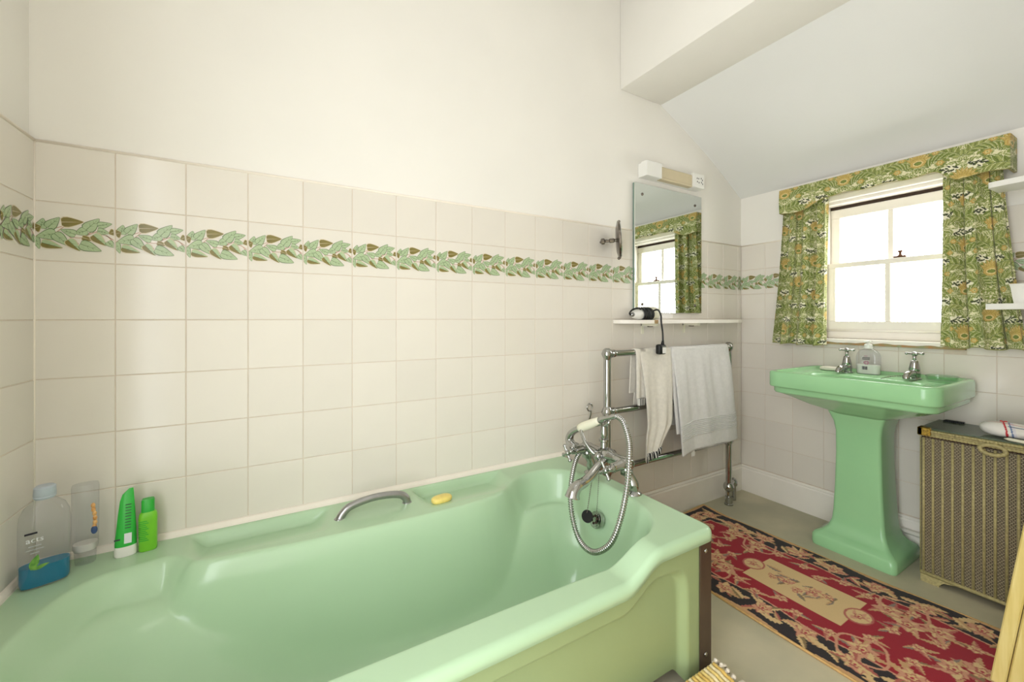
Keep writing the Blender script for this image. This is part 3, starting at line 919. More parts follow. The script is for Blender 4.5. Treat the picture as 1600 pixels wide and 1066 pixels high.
obj('wall_arm', tube(catmull([tuple(mc - mn * .05), (1.915, -.045, 1.467), (1.925, 0.0, 1.467)], 5), .006, 8), M['darkmetal'], rm, True)
for s in (1, -1):
    q = mc + np.array([0, 0, s * .088]) 
    obj('pivot_knob', ball(tuple(q), .007, 10, 8), M['darkmetal'], rm, True)

sh = thing('wall_shelf', 'long white shelf with rounded end under the mirror', 'shelf', (2.56, 0, 1.066))
sp_ = [(3.112, 0.004), (2.93, -.115), (2.88, -.125), (2.20, -.125)]
sp_ += [(2.20 - .19 * math.sin(a), -.0 - .125 * math.cos(a)) for a in np.linspace(0.15, PI / 2, 10)] + [(2.01, 0.004)]
obj('board', loft([[(x, y, z) for x, y in sp_] for z in (1.066, 1.084)]), M['gloss'], sh)
obj('bare_patch', box(2.168, 2.192, -.1262, -.10, 1.0655, 1.0835), M['peel'], sh)
for x in (2.215, 2.55):
    bk = obj('bracket', join(box(x - .008, x + .008, -.100, .003, 1.052, 1.066), box(x - .008, x + .008, -.006, .003, 1.010, 1.066)), M['ivory'], sh)
    obj('bracket_arm', box(x + .004, x + .028, -.05, -.03, 1.046, 1.058, .002), M['darkmetal'], bk)

# ---- hair dryer with wrapped cord
dr = thing('hair_dryer', 'white hair dryer wrapped in its black cord, plug dangling off the shelf', 'hair dryer', (2.13, -.09, 1.084))
obj('body', lathe((2.155, -.045, 1.118), (2.255, -.062, 1.118), [(0, .028), (.08, .033), (.85, .034), (.93, .031), (1, .029)], 24), M['ivory'], dr, True)
obj('handle', lathe((2.050, -.088, 1.111), (2.180, -.075, 1.112), [(0, .010), (.06, .018), (.3, .026), (1, .026)], 20), M['white'], dr, True)
obj('cord_cap', lathe((2.036, -.092, 1.110), (2.058, -.090, 1.111), [(0, .009), (.5, .011), (1, .011)], 14), M['brushed'], dr, True)
coil = []
for i in range(150):
    a = i / 150 * 2 * PI * 6
    x = 2.105 + .075 * i / 150 + .012 * math.sin(a * .5)
    coil.append((x, -.082 + .0325 * math.cos(a), max(1.113 + .0305 * math.sin(a), 1.0885)))
path = catmull([(2.040, -.092, 1.110), (2.022, -.098, 1.116), (2.035, -.105, 1.134), (2.075, -.110, 1.143), (2.100, -.1, 1.140)], 8)[:-1] + [np.array(q) for q in coil]
path += catmull([coil[-1], (2.195, -.112, 1.135), (2.207, -.128, 1.110), (2.204, -.134, 1.075), (2.212, -.136, 1.02), (2.212, -.138, .972)], 8)[1:]
obj('cord', tube(path, .0042, 8), M['black'], dr, True)
pl = obj('plug', join(lathe((2.212, -.138, .982), (2.207, -.139, .960), [(0, .005), (1, .009)], 10), box(2.176, 2.226, -.148, -.120, .912, .962, .008, 2)), M['black'], dr, True)
obj('plug_label', box(2.196, 2.222, -.1495, -.148, .918, .948, .001), M['white'], pl)
for x, z in ((2.204, .952), ): obj('plug_pin', box(x - .014, x + .016, -.152, -.146, z - .003, z + .003), M['chrome'], pl)

# ================================================================== WASH BASIN
SG = M['sinkgreen']
sink = thing('pedestal_basin', 'pale green pedestal wash basin below the window', 'washbasin', (2.90, -0.70, 0))
cy = -0.715
def rl(cx, hx, hy, r, z, c=cy): return rrect(cx, c, hx, hy, r, z, 9)
cxs = 2.870
loops = [rl(2.93, .085, .095, .03, .640, -.70), rl(2.93, .110, .135, .05, .655, -.70), rl(2.91, .160, .190, .06, .680, -.705), rl(2.89, .200, .245, .06, .712), rl(2.876, .222, .278, .05, .730),
         rl(2.876, .232, .288, .05, .733), rl(2.876, .236, .291, .05, .740), rl(2.876, .236, .291, .05, .757), rl(2.874, .2365, .292, .05, .759), rl(2.871, .2445, .303, .052, .762), rl(cxs, .2465, .3055, .055, .768),
         rl(cxs, .2465, .3055, .055, .824), rl(cxs, .2445, .3035, .053, .831), rl(cxs, .240, .299, .05, .8345), rl(cxs, .225, .285, .045, .8345), rl(cxs, .219, .279, .042, .832), rl(cxs - .002, .212, .272, .04, .822),
         rl(cxs - .004, .206, .266, .04, .8195), rl(2.790, .122, .215, .07, .8185), rl(2.790, .114, .207, .07, .812), rl(2.790, .100, .190, .07, .77), rl(2.800, .075, .150, .06, .73), rl(2.81, .04, .08, .03, .712), rl(2.81, .015, .015, .015, .708)]
obj('basin', loft(loops), SG, sink, True, sharp=60)
pc_ = -0.690
def pl_(cx, hx, hy, r, z): return rrect(cx, pc_, hx, hy, r * .62, z, 7)
ped = [pl_(2.945, .148, .156, .035, .0), pl_(2.945, .151, .159, .035, .012), pl_(2.945, .150, .158, .035, .045), pl_(2.946, .143, .151, .035, .058), pl_(2.949, .120, .130, .03, .070), pl_(2.952, .103, .112, .028, .092),
       pl_(2.955, .094, .101, .026, .125), pl_(2.955, .090, .0965, .025, .17), pl_(2.953, .087, .090, .024, .30), pl_(2.951, .084, .086, .024, .45), pl_(2.950, .086, .086, .024, .555), pl_(2.949, .091, .092, .024, .600), pl_(2.947, .100, .103, .024, .632), pl_(2.946, .106, .112, .026, .655)]
obj('pedestal', loft(ped), SG, sink, True, sharp=60)

def pillar_tap(label, c, spout_dir, grp):
    x, y, z = c
    t_ = thing('basin_tap', label, 'tap', c, grp)
    obj('body', lathe((x, y, z), (x, y, z + .085), [(0, .024), (.06, .024), (.1, .019), (.3, .021), (.42, .021), (.45, .0185), (.5, .020), (.85, .0145), (.95, .013), (1, .008)], 20), C, t_, True, sharp=45)
    d = np.array(spout_dir, float); d /= np.linalg.norm(d)
    s0 = np.array([x, y, z + .024])
    sp = catmull([s0, s0 + d * .03 + np.array([0, 0, .006]), s0 + d * .062 + np.array([0, 0, .004]), s0 + d * .08 + np.array([0, 0, -.008]), s0 + d * .084 + np.array([0, 0, -.018])], 5)
    obj('spout', tube(sp, [.0145 - .003 * i / len(sp) for i in range(len(sp))], 14), C, t_, True)
    obj('spindle', lathe((x, y, z + .08), (x, y, z + .112), [(0, .008), (.5, .006), (1, .008)], 12), C, t_, True)
    cross_handle(t_, (x, y, z + .115), (0, 0, 1), .032, .0058)
    return t_
pillar_tap('chrome cross-handle basin tap beside the white soap bar', (3.010, -0.598, .8195), (-1, .05, 0), 'basin taps')
t2 = pillar_tap('chrome cross-handle basin tap with plug chain, nearer the hamper', (3.010, -0.848, .8195), (-1, .05, 0), 'basin taps')
chain([(2.985, -.848, .838), (2.94, -.80, .832), (2.915, -.78, .826), (2.89, -.77, .822)], r=.0017, parent=t2, link=.009)
chain([(2.985, -.86, .836), (2.955, -.872, .826), (2.925, -.868, .8215), (2.90, -.862, .822)], r=.0017, parent=t2, link=.009)
soap('soap_bar', 'white soap bar on the basin beside the tap', (3.035, -0.515, .820), .030, .042, .011, M['wsoap'], .1)

# pump bottle
M['clear'] = mat('clear_plastic', (236, 238, 238), 0.08, trans=1.0, ior=1.25, var=0.003)
def thin_clear(name, tint, gl, ior=1.6):
    m = bpy.data.materials.new(name); m.use_nodes = True
    nt = m.node_tree; L = nt.links.new
    nt.nodes.remove(nt.nodes['Principled BSDF'])
    tr = nt.nodes.new('ShaderNodeBsdfTransparent'); tr.inputs[0].default_value = srgb(*tint)
    g_ = nt.nodes.new('ShaderNodeBsdfGlossy'); g_.inputs['Roughness'].default_value = gl
    ns = nt.nodes.new('ShaderNodeTexNoise'); ns.inputs['Scale'].default_value = 30
    bp_ = nt.nodes.new('ShaderNodeBump'); bp_.inputs['Strength'].default_value = .05; L(ns.outputs['Fac'], bp_.inputs['Height']); L(bp_.outputs[0], g_.inputs['Normal'])
    lw = nt.nodes.new('ShaderNodeLayerWeight'); lw.inputs[0].default_value = .5
    pw = nt.nodes.new('ShaderNodeMath'); pw.operation = 'POWER'; pw.inputs[1].default_value = 3.0; L(lw.outputs['Facing'], pw.inputs[0])
    fz = nt.nodes.new('ShaderNodeMapRange'); fz.inputs[3].default_value = .045; fz.inputs[4].default_value = .65; L(pw.outputs[0], fz.inputs[0])
    mx = nt.nodes.new('ShaderNodeMixShader')
    L(fz.outputs[0], mx.inputs[0]); L(tr.outputs[0], mx.inputs[1]); L(g_.outputs[0], mx.inputs[2])
    L(mx.outputs[0], nt.nodes['Material Output'].inputs[0])
    return m
M['clearthin'] = thin_clear('thin_clear_plastic', (248, 249, 251), .06)
M['handsoap'] = mat('pearly_hand_soap', (240, 238, 226), 0.4, var=.01)
M['print'] = mat('dark_print', (60, 56, 66), 0.5)
M['pinkprint'] = mat('pink_print', (186, 140, 156), 0.5)
pb = thing('soap_dispenser', 'clear pump bottle of white hand wash between the basin taps', 'soap dispenser', (3.045, -0.672, .8195))
def pbl(hx, hy, z): return rrect(3.045, -.672, hx, hy, min(hx, hy) * .95, .8195 + z, 7)
obj('liquid', loft([pbl(.019, .043, .002), pbl(.0205, .045, .01), pbl(.0205, .0455, .046)]), M['handsoap'], pb, True, sharp=50)
obj('bottle', loft([pbl(.020, .044, 0), pbl(.022, .047, .006), pbl(.0225, .0475, .05), pbl(.0225, .0475, .085), pbl(.022, .043, .102), pbl(.019, .032, .116), pbl(.013, .016, .124), pbl(.012, .013, .128)]), M['clearthin'], pb, True, sharp=60)
pm = obj('pump', join(lathe((3.045, -.672, .945), (3.045, -.672, .968), [(0, .017), (.8, .016), (1, .010)], 16), lathe((3.045, -.672, .966), (3.045, -.672, .984), [(0, .008), (.4, .007), (.5, .011), (1, .010)], 14),
                   box(3.005, 3.045, -.678, -.666, .974, .984, .003)), M['white'], pb, True, sharp=40)
def onface(vf, ox, oy, oz, face):
    v, f = vf
    if face == '-x':
        return [(ox, oy - q[0], oz + q[1]) for q in v], f
    return [(ox + q[0], oy, oz + q[1]) for q in v], f
for z, s, t_, m_ in ((.920, .007, 'hand care', M['print']), (.905, .0085, 'PURE & SOFT', M['pinkprint']), (.896, .0085, 'HAND WASH', M['print'])):
    pass
bars = []
for i in range(7):
    y = -.655 - i * .0032
    bars.append(box(3.0215, 3.0222, y - .0018 * (1 + (i % 3) * .3) / 1.5, y, .842, .858))
obj('barcode', join(*bars), M['print'], pb)
for i, (z, w) in enumerate(((.906, .016), (.898, .030), (.891, .032))):
    seg = []
    for k in range(int(w / .0042)):
        y0 = -.672 + w / 2 - k * .0042
        seg.append(box(3.0215, 3.0222, y0 - .0030, y0, z, z + .0042))
    obj('printed_line', join(*seg), M['print'] if i else M['pinkprint'], pb)
obj('printed_flower', join(*[lathe((3.0216, -.672 + .008 * math.cos(a), .876 + .006 * math.sin(a)), (3.0210, -.672 + .008 * math.cos(a), .876 + .006 * math.sin(a)), [(0, .004), (1, .004)], 10) for a in np.linspace(0, 5.2, 6)]), M['pinkprint'], pb)

# glass soap dish
M['greenglass'] = thin_clear('pale_green_pressed_glass', (238, 248, 240), .08)
gd = thing('glass_soap_dish', 'low pale glass soap dish at the back corner of the basin', 'soap dish', (2.995, -.938, .8195))
obj('dish', loft([rrect(2.995, -.938, .034, .042, .03, .8197, 8), rrect(2.995, -.938, .036, .046, .03, .824, 8), rrect(2.995, -.938, .038, .048, .03, .846, 8), rrect(2.995, -.938, .0355, .0455, .03, .8465, 8), rrect(2.995, -.938, .033, .043, .03, .827, 8)]), M['greenglass'], gd, True, sharp=50)
obj('lip', tube(rrect(2.995, -.938, .038, .048, .03, .846, 8), .0016, 6, closed=True), M['clear'], gd, True)

# pipe on the skirting + blue rag behind the pedestal
tag(obj('water_pipe', tube([(3.090, -.60, .098), (3.090, -1.60, .094)], .011, 12), M['gloss'], None, True), 'white painted pipe along the skirting behind the hamper', 'pipe')
M['blue'] = mat('blue_cloth', (86, 104, 150), .9, var=.2, scale=80, bump=.5, bscale=200)
vr, fr_ = ball((3.062, -.560, .445), .02, 14, 10, (.5, .8, 1.7))
vr = [(p[0] + .003 * math.sin(p[2] * 300), p[1] + .004 * math.sin(p[2] * 220), p[2]) for p in vr]
rg = thing('cleaning_cloth', 'scrap of blue cloth hanging from a wall hook behind the pedestal', 'cloth', (3.09, -.56, .41))
obj('cloth', (vr, fr_), M['blue'], rg, True)
obj('hook', tube([(3.118, -.560, .485), (3.075, -.560, .480), (3.066, -.56, .470)], .003, 8), M['white'], rg, True)

# ================================================================== CURTAINS
def canvas(h, w, c):
    a = np.zeros((h, w, 3)); a[:] = c; return a
def stamp(img, cx, cy_, R, fn, wrap=True):
    h, w, _ = img.shape
    x0, x1, y0, y1 = int(cx - R - 1), int(cx + R + 2), int(cy_ - R - 1), int(cy_ + R + 2)
    gx, gy = np.meshgrid(np.arange(x0, x1), np.arange(y0, y1))
    for mk, c in fn(gx - cx, gy - cy_):
        if wrap:
            yy_, xx_ = gy[mk] % h, gx[mk] % w
        else:
            ok = mk & (gx >= 0) & (gx < w) & (gy >= 0) & (gy < h); yy_, xx_ = gy[ok], gx[ok]
        img[yy_, xx_] = c
def leaf(img, x, y, L, Wd, ang, c1, c2=None, vein=None, out=None, bend=0.0, wrap=True, serr=0.0):
    ca, sa = math.cos(ang), math.sin(ang)
    def fn(dx, dy):
        t = (dx * ca + dy * sa) / L; s = (-dx * sa + dy * ca)
        s = s - bend * L * (t * t)
        tt = np.clip(t, 0, 1)
        wd = Wd * np.sin(PI * tt ** 0.75) ** 0.8
        if serr: wd = wd * (1 - serr * (0.5 + .5 * np.sin(tt * 34)))
        ins = (t > 0) & (t < 1) & (np.abs(s) < wd)
        res = []
        if out is not None: res.append(((t > -.03) & (t < 1.03) & (np.abs(s) < wd + 1.0), out))
        res.append((ins, c1))
        if c2 is not None: res.append((ins & (s > 0), c2))
        if vein is not None: res.append((ins & ((np.abs(s) < 0.6) | ((np.abs(((t * L - np.abs(s) * .8) % (L * .16))) < 0.9) & (np.abs(s) < wd * .85))), vein))
        return res
    stamp(img, x, y, L * 1.1 + Wd, fn, wrap)
def disc(img, x, y, rx, ry, c, out=None, pet=0, amp=.2, wrap=True, rot=0.0):
    def fn(dx, dy):
        r = np.sqrt((dx / rx) ** 2 + (dy / ry) ** 2)
        k = 1 + (amp * np.cos(pet * np.arctan2(dy, dx) + rot) if pet else 0)
        res = []
        if out is not None: res.append((r < k * 1.0 + 1.3 / min(rx, ry), out))
        res.append((r < k, c)); return res
    stamp(img, x, y, max(rx, ry) * 1.4 + 2, fn, wrap)

CRM, OCH, OCH2, GRN, GRN2, GRN3, DGR, BLK, ORG, YEL = map(np.array, ((228, 222, 184), (200, 174, 100), (170, 142, 74), (152, 158, 88), (126, 140, 68), (186, 188, 130), (94, 106, 54), (58, 62, 48), (188, 152, 84), (220, 200, 138)))
TW, TH = 220, 300
def fabric():
    im = canvas(TH, TW, CRM)
    rg_ = np.random.default_rng(5)
    def sym(fn, x, y):          # mirror pairs about the centre line
        fn(x, y, 1); fn(TW - x, y, -1)
    def ang(a, s): return a if s > 0 else PI - a
    for i in range(900):        # fine foliage drawn on the cream ground
        x, y = rg_.uniform(0, TW / 2), rg_.uniform(0, TH); an = rg_.uniform(0, 2 * PI)
        L = rg_.uniform(10, 17); c = GRN3 if i % 3 else GRN
        sym(lambda X, Y, s: leaf(im, X, Y, L, 3.0, ang(an, s), c, vein=GRN2, out=CRM if i % 3 else DGR, bend=.25 * s), x, y)
    def acanthus(X, Y, s, a0, turn, L, wd):
        """a sweeping frond: lobes along a curling spine"""
        n = 13; p = np.array([X, Y], float); a = a0
        pts = []
        for k in range(n):
            pts.append((p.copy(), a)); p = p + np.array([math.cos(a) * s, math.sin(a)]) * L / n; a += turn / n
        for k in range(n - 1, -1, -1):
            q, aa = pts[k]; f = math.sin(PI * (k + 1.5) / (n + 2)) ** .7
            for side in (1, -1):
                la = aa + side * .62
                leaf(im, q[0], q[1], wd * 2.0 * f + 5, wd * .36, ang(la, s), GRN if (k + (side > 0)) % 2 else GRN2, GRN2 if side > 0 else GRN, DGR if k % 2 else GRN3, CRM if k % 2 else DGR, bend=.22 * side * s)
        for k in range(n):
            q, aa = pts[k]
            leaf(im, q[0], q[1], L / n + 5, 1.6, ang(aa, s), GRN3, DGR)
    for x, y, a0, turn, L, wd in ((6, 92, -.9, 1.9, 104, 17), (104, 150, -2.6, -1.8, 100, 17), (6, 214, -.7, 1.7, 100, 17), (104, 290, -2.5, -1.7, 100, 17), (60, 30, .2, 1.2, 60, 11), (52, 178, 2.9, -1.2, 60, 11)):
        sym(lambda X, Y, s: acanthus(X, Y, s, a0, turn, L, wd), x, y)
    for x, y in ((30, 128), (84, 30), (40, 268), (86, 208)):     # dark sprigs on white
        def sprig(X, Y, s):
            disc(im, X, Y, 22, 13, np.array((236, 231, 204)), None, 7, .22)
            for k in range(13):
                a = -.35 + (k % 2) * .95 + rg_.uniform(-.3, .3)
                leaf(im, X + s * (-20 + k * 3.1), Y + rg_.uniform(-7, 7), 11, 2.5, ang(a, s), BLK, DGR if k % 3 else BLK)
        sym(sprig, x, y)
    for x, y, r in ((TW / 2, 84, 20), (0, 170, 20), (TW / 2, 232, 17), (0, 22, 17)):     # large ochre flowers on the axes
        for a in np.linspace(-2.75, -.4, 8):
            leaf(im, x, y - 2, r * 1.75, 5.5, a, OCH, YEL, OCH2, OCH2, bend=.12)
        for a in (.5, 2.64):
            leaf(im, x, y + 2, r * 1.7, 6, a, GRN, GRN3, DGR, DGR, bend=.15)
        disc(im, x, y, r, r * .74, OCH, OCH2, 9, .05)
        disc(im, x, y + 1, r * .72, r * .50, YEL, ORG, 7, .05)
        disc(im, x, y + 1, r * .40, r * .24, GRN2, DGR)
    for x, y, r in ((54, 100, 9), (58, 232, 10), (46, 172, 8), (66, 62, 8)):
        sym(lambda X, Y, s: (disc(im, X, Y, r, r * .8, OCH, OCH2, 6, .14), disc(im, X, Y, r * .55, r * .42, YEL, ORG), disc(im, X, Y, r * .25, r * .2, GRN2)), x, y)
    return lin(im)
FAB = fabric()
def sample_fabric(u_m, v_m, scale=0.00125):
    iu = np.floor(u_m / scale).astype(int) % TW; iv = np.floor(v_m / scale).astype(int) % TH
    return FAB[TH - 1 - iv, iu]
M['fabric'] = mat('printed_cotton', (200, 190, 140), .9, attr='Col', var=.06, scale=500, bump=.3, bscale=900, sheen=.15)

def curtain(label, y_in_t, y_out_t, y_in_b, y_out_b, zt, zb, phase, nf):
    nu_, nv_ = 300, 560
    U, V_ = np.meshgrid(np.linspace(0, 1, nu_), np.linspace(0, 1, nv_))
    yi = y_in_t + (y_in_b - y_in_t) * V_ ** 1.3; yo = y_out_t + (y_out_b - y_out_t) * V_ ** 1.3
    w = U * 2 * PI * nf + phase + .25 * np.sin(V_ * 3)
    Y_ = yi + (yo - yi) * U + .006 * np.sin(w * 2)
    amp = .015 + .011 * V_
    X_ = 3.072 + amp * (np.abs(np.sin(w * .5)) ** .7 * -2 + 1 + .25 * np.sin(2.3 * w + 1 + V_)) + .004 * np.sin(U * 60) * (1 - V_) ** 3
    Z_ = zt + (zb - zt) * V_ + .004 * np.sin(w) * V_
    dw = np.hypot(np.diff(X_, axis=1), np.diff(Y_, axis=1))
    um = np.concatenate([np.zeros((nv_, 1)), np.cumsum(dw, 1)], 1) * 1.15
    c = thing('curtain', label, 'curtain', (3.066, (y_in_b + y_out_b) / 2, zb), 'window curtains')
    o = obj('drape', grid(X_, Y_, Z_), M['fabric'], c, True)
    set_colors(o, sample_fabric(um.ravel() + .03 * phase, Z_.ravel()))
    solid(o, .0015)
    hemo = obj('hem', tube([(X_[-1, i], Y_[-1, i], Z_[-1, i] + .002) for i in range(0, nu_, 3)], .0022, 6), M['fabric'], c, True)
    set_colors(hemo, lin((150, 150, 92)))
    return c
curtain('green floral curtain gathered at the window side nearest the mirror', -.498, -.280, -.488, -.222, 1.735, .946, 0.4, 3.2)
curtain('green floral curtain gathered at the window side behind the small shelves', -.928, -1.100, -.922, -1.165, 1.735, .966, 1.3, 2.4)

pel = thing('pelmet', 'green floral fabric pelmet with scalloped lower edge over the window', 'pelmet', (3.06, -.70, 1.68))
# perimeter: left return, front, right return
per = []
for t_ in np.linspace(0, 1, 24): per.append((3.112 - .092 * t_, -.283))
for t_ in np.linspace(0, 1, 620)[1:]: per.append((3.020, -.283 - .835 * t_))
for t_ in np.linspace(0, 1, 24)[1:]: per.append((3.020 + .092 * t_, -1.118))
per = np.array(per); yfr = per[:, 1]
zb_ = 1.682 + .046 * sstep(-.40, -.505, yfr) * sstep(-.985, -.905, yfr) + .004 * np.sin(yfr * 40)
npz = 110
VV = np.linspace(0, 1, npz)[:, None]
ZP = zb_[None, :] + (1.815 - zb_)[None, :] * VV
XP = np.repeat(per[None, :, 0], npz, 0) - .005 * np.sin(PI * VV) * (per[None, :, 0] < 3.021)
YP = np.repeat(per[None, :, 1], npz, 0)
o = obj('fabric_front', grid(XP, YP, ZP), M['fabric'], pel, True, sharp=60)
um = np.r_[0, np.cumsum(np.hypot(np.diff(per[:, 0]), np.diff(per[:, 1])))]
set_colors(o, sample_fabric(np.repeat(um[None, :], npz, 0).ravel() + .02, (ZP - .012).ravel()))
solid(o, .006, 1)
ptop = obj('top_board', box(3.022, 3.114, -1.116, -.285, 1.800, 1.814), M['gloss'], pel)
pb_ = obj('piping', tube([(per[i, 0] - .002, per[i, 1], zb_[i]) for i in range(0, len(per), 4)], .003, 6), M['fabric'], pel, True)
set_colors(pb_, lin((160, 150, 90)))

# ================================================================== CORNER SHELVES (right edge of the view)
def rshelf(label, y0, xf, z0, z1, grp, r):
    tip = np.array([xf, y0]); bk_ = np.array([3.030, y0 - .006])
    pts = [(XR + .004, y0 - .115), (3.045, y0 - .095), tuple(bk_)]
    pts += [tuple((1 - t) ** 2 * (tip + (bk_ - tip) * .12) + 2 * t * (1 - t) * tip + t * t * (tip + np.array([-.002, -.02]))) for t in np.linspace(0, 1, 6)]
    pts += [(xf - .010, y0 - .10), (xf - .016, y0 - .22), (xf - .012, -1.50), (XR + .004, -1.50)]
    s = thing('bracket_shelf', label, 'shelf', (3.0, -1.25, z0), grp)
    obj('board', loft([[(x, y, z) for x, y in pts] for z in (z0, z1)]), M['white'], s)
    obj('bracket', join(box(3.09, XR + .004, -1.32, -1.30, z0 - .08, z0), box(xf + .04, XR, -1.32, -1.30, z0 - .012, z0)), M['white'], s)
    return s
rshelf('upper white shelf with rounded corner beside the pelmet', -1.083, 2.905, 1.592, 1.613, 'small wall shelves', .03)
rshelf('lower white shelf beside the curtain, holding a white tub', -1.074, 2.915, 1.126, 1.148, 'small wall shelves', .03)
tb = thing('plastic_tub', 'white plastic tub on the lower small shelf', 'tub', (2.985, -1.215, 1.148))
obj('tub', loft([rrect(2.985, -1.215, .05, .075, .02, 1.1485, 7), rrect(2.985, -1.215, .052, .078, .02, 1.20, 7), rrect(2.985, -1.215, .057, .086, .022, 1.222, 7), rrect(2.985, -1.215, .055, .084, .02, 1.222, 7), rrect(2.985, -1.215, .05, .076, .02, 1.155, 7)]), M['white'], tb, True, sharp=50)

# ================================================================== HAMPER
HXF, HY0, HY1 = 2.872, -0.904, -1.40
hm = thing('laundry_hamper', 'olive woven fibre laundry hamper with glass top beside the basin', 'hamper', (2.99, -1.15, 0))
weave = bpy.data.materials.new('woven_paper_fibre'); weave.use_nodes = True
nt = weave.node_tree; L = nt.links.new; b = nt.nodes['Principled BSDF']; b.inputs['Roughness'].default_value = .55
tc = nt.nodes.new('ShaderNodeTexCoord'); sx = nt.nodes.new('ShaderNodeSeparateXYZ'); cx_ = nt.nodes.new('ShaderNodeCombineXYZ')
L(tc.outputs['Object'], sx.inputs[0])
ad = nt.nodes.new('ShaderNodeMath'); ad.operation = 'ADD'; L(sx.outputs['Y'], ad.inputs[0]); L(sx.outputs['X'], ad.inputs[1])
L(ad.outputs[0], cx_.inputs[0]); L(sx.outputs['Z'], cx_.inputs[1])
br = nt.nodes.new('ShaderNodeTexBrick'); br.offset = .5; br.squash = 1
br.inputs['Scale'].default_value = 1.0; br.inputs['Brick Width'].default_value = .0093; br.inputs['Row Height'].default_value = .0066
br.inputs['Mortar Size'].default_value = .0015; br.inputs['Mortar Smooth'].default_value = .6
br.inputs['Color1'].default_value = srgb(150, 138, 108); br.inputs['Color2'].default_value = srgb(160, 148, 120); br.inputs['Mortar'].default_value = srgb(70, 60, 44)
L(cx_.outputs[0], br.inputs['Vector']); L(br.outputs['Color'], b.inputs['Base Color'])
bp = nt.nodes.new('ShaderNodeBump'); bp.inputs['Strength'].default_value = .7; bp.inputs['Distance'].default_value = .002; bp.invert = True
L(br.outputs['Fac'], bp.inputs['Height']); L(bp.outputs[0], b.inputs['Normal'])
M['khaki'] = mat('khaki_painted_wicker', (172, 160, 112), .5, var=.15, scale=120, bump=.5, bscale=260)
obj('body', box(HXF, 3.076, HY1, HY0, .030, .598, .004), weave, hm)
for i in range(18):
    y = HY0 - .010 - i * .0279
    obj('stake', tube([(HXF - .001, y, .032), (HXF - .001, y, .596)], .0042, 8), M['khaki'], hm, True)
for i in range(8):
    x = HXF + .012 + i * .0279
    obj('stake', tube([(x, HY0 + .001, .032), (x, HY0 + .001, .596)], .0042, 8), M['khaki'], hm, True)
braid = []
lid = obj('lid', box(HXF - .006, 3.110, HY1 - .004, HY0 + .004, .604, .632, .003), M['khaki'], hm)
for zz in (.610, .626):
    n = 240
    path = [(HXF - .007 + .0015 * math.sin(i * 1.3 + zz * 900), HY0 + .004 - (HY0 - HY1 + .004) * i / n, zz + .0015 * math.cos(i * 1.3)) for i in range(n)]
    obj('braid', tube(path, .0055, 6), M['khaki'], lid, True)
obj('lid_gap_shadow', box(HXF + .003, 3.10, HY1 + .003, HY0 - .003, .596, .606), M['dark'], hm)  # dark box painting the shadow in the gap under the lid
obj('base_band', tube([(HXF - .002, HY0, .036), (HXF - .002, HY1, .036)], .007, 8), M['khaki'], hm, True)
M['tint'] = mat('green_tinted_glass', (112, 126, 108), .08, var=.02, alpha=.6, spec=.6)
obj('glass_top', box(HXF - .004, 3.108, HY1, HY0 + .002, .633, .639, .001), M['tint'], hm)
br_ = obj('brass_corner', join(box(HXF - .014, HXF + .012, HY0 - .034, HY0 + .007, .606, .640, .003), box(HXF - .014, HXF + .03, HY0 - .01, HY0 + .007, .606, .640, .003)), M['brass'], hm)
ring = [(HXF - .012, -1.105 + .032 * math.cos(a), .598 + .018 * math.sin(a)) for a in np.linspace(0, 2 * PI, 40, endpoint=False)]
obj('loop_handle', tube(ring, [.0072 + .001 * math.sin(i * 1.9) for i in range(40)], 10, closed=True), M['khaki'], hm, True)
for y, s in ((HY0 - .002, -1), (HY1 + .002, 1)):
    pts = [(y, .0), (y + s * .055, 0), (y + s * .055, .006), (y + s * .068, .022), (y + s * .10, .030), (y, .030)]
    obj('bracket_foot', loft([[(x, a, z) for a, z in pts] for x in (HXF - .008, HXF + .012)]), M['khaki'], hm)
    obj('bracket_foot', loft([[(x, a, z) for a, z in pts] for x in (3.080, 3.100)]), M['khaki'], hm)

tag(obj('comb', join(box(3.080, 3.098, -.985, -.925, .6395, .646, .002), *[box(3.070, 3.081, -.927 - i * .006, -.925 - i * .006 + .001, .6395, .645) for i in range(10)]), M['black']), 'flat black comb at the back of the hamper top', 'comb')
# tied bundle
M['bundle'] = mat('white_cotton_bundle', (235, 228, 220), .9, attr='Col', var=.04, scale=90, bump=.5, bscale=240)
nu_, nv_ = 120, 90
U, V_ = np.meshgrid(np.linspace(0, 2 * PI, nu_), np.linspace(0, 1, nv_))
ax = -1.052 - .23 * V_
rad = np.sqrt(np.clip(1 - np.abs(2 * V_ - 1) ** 5, 0, 1)) * (1 - .12 * V_)
tw_ = .06 * np.sin(3 * U + 9 * V_) + .04 * np.sin(7 * U - 14 * V_) * sstep(.35, .6, V_)
YB = ax; XB = 2.960 + .055 * rad * np.cos(U) * (1 + tw_) - .05 * V_; ZB = .6395 + .028 + .028 * rad * np.sin(U) * (1 + tw_)
ZB = np.maximum(ZB, .640)
bu = thing('cloth_bundle', 'rolled white cloth with red and blue stripes on the hamper', 'cloth', (2.96, -1.16, .64))
o = obj('cloth', grid(XB, YB, ZB), M['bundle'], bu, True)
colr = np.tile(lin((238, 232, 226)), (nu_ * nv_, 1)).reshape(nv_, nu_, 3)
s1 = V_ + .06 * np.sin(U + 1.2)
colr[np.abs(s1 - .30) < .012] = lin((200, 48, 58)); colr[np.abs(s1 - .36) < .010] = lin((110, 130, 170)); colr[np.abs(s1 - .39) < .016] = lin((225, 220, 226))
colr[np.abs(s1 - .62) < .008] = lin((120, 140, 175)); colr[(np.abs(U - 1.9) < .05) & (V_ > .1)] = lin((196, 70, 78)); colr[(np.abs(U - 2.3) < .03) & (V_ > .35)] = lin((90, 100, 130))
set_colors(o, colr.reshape(-1, 3))
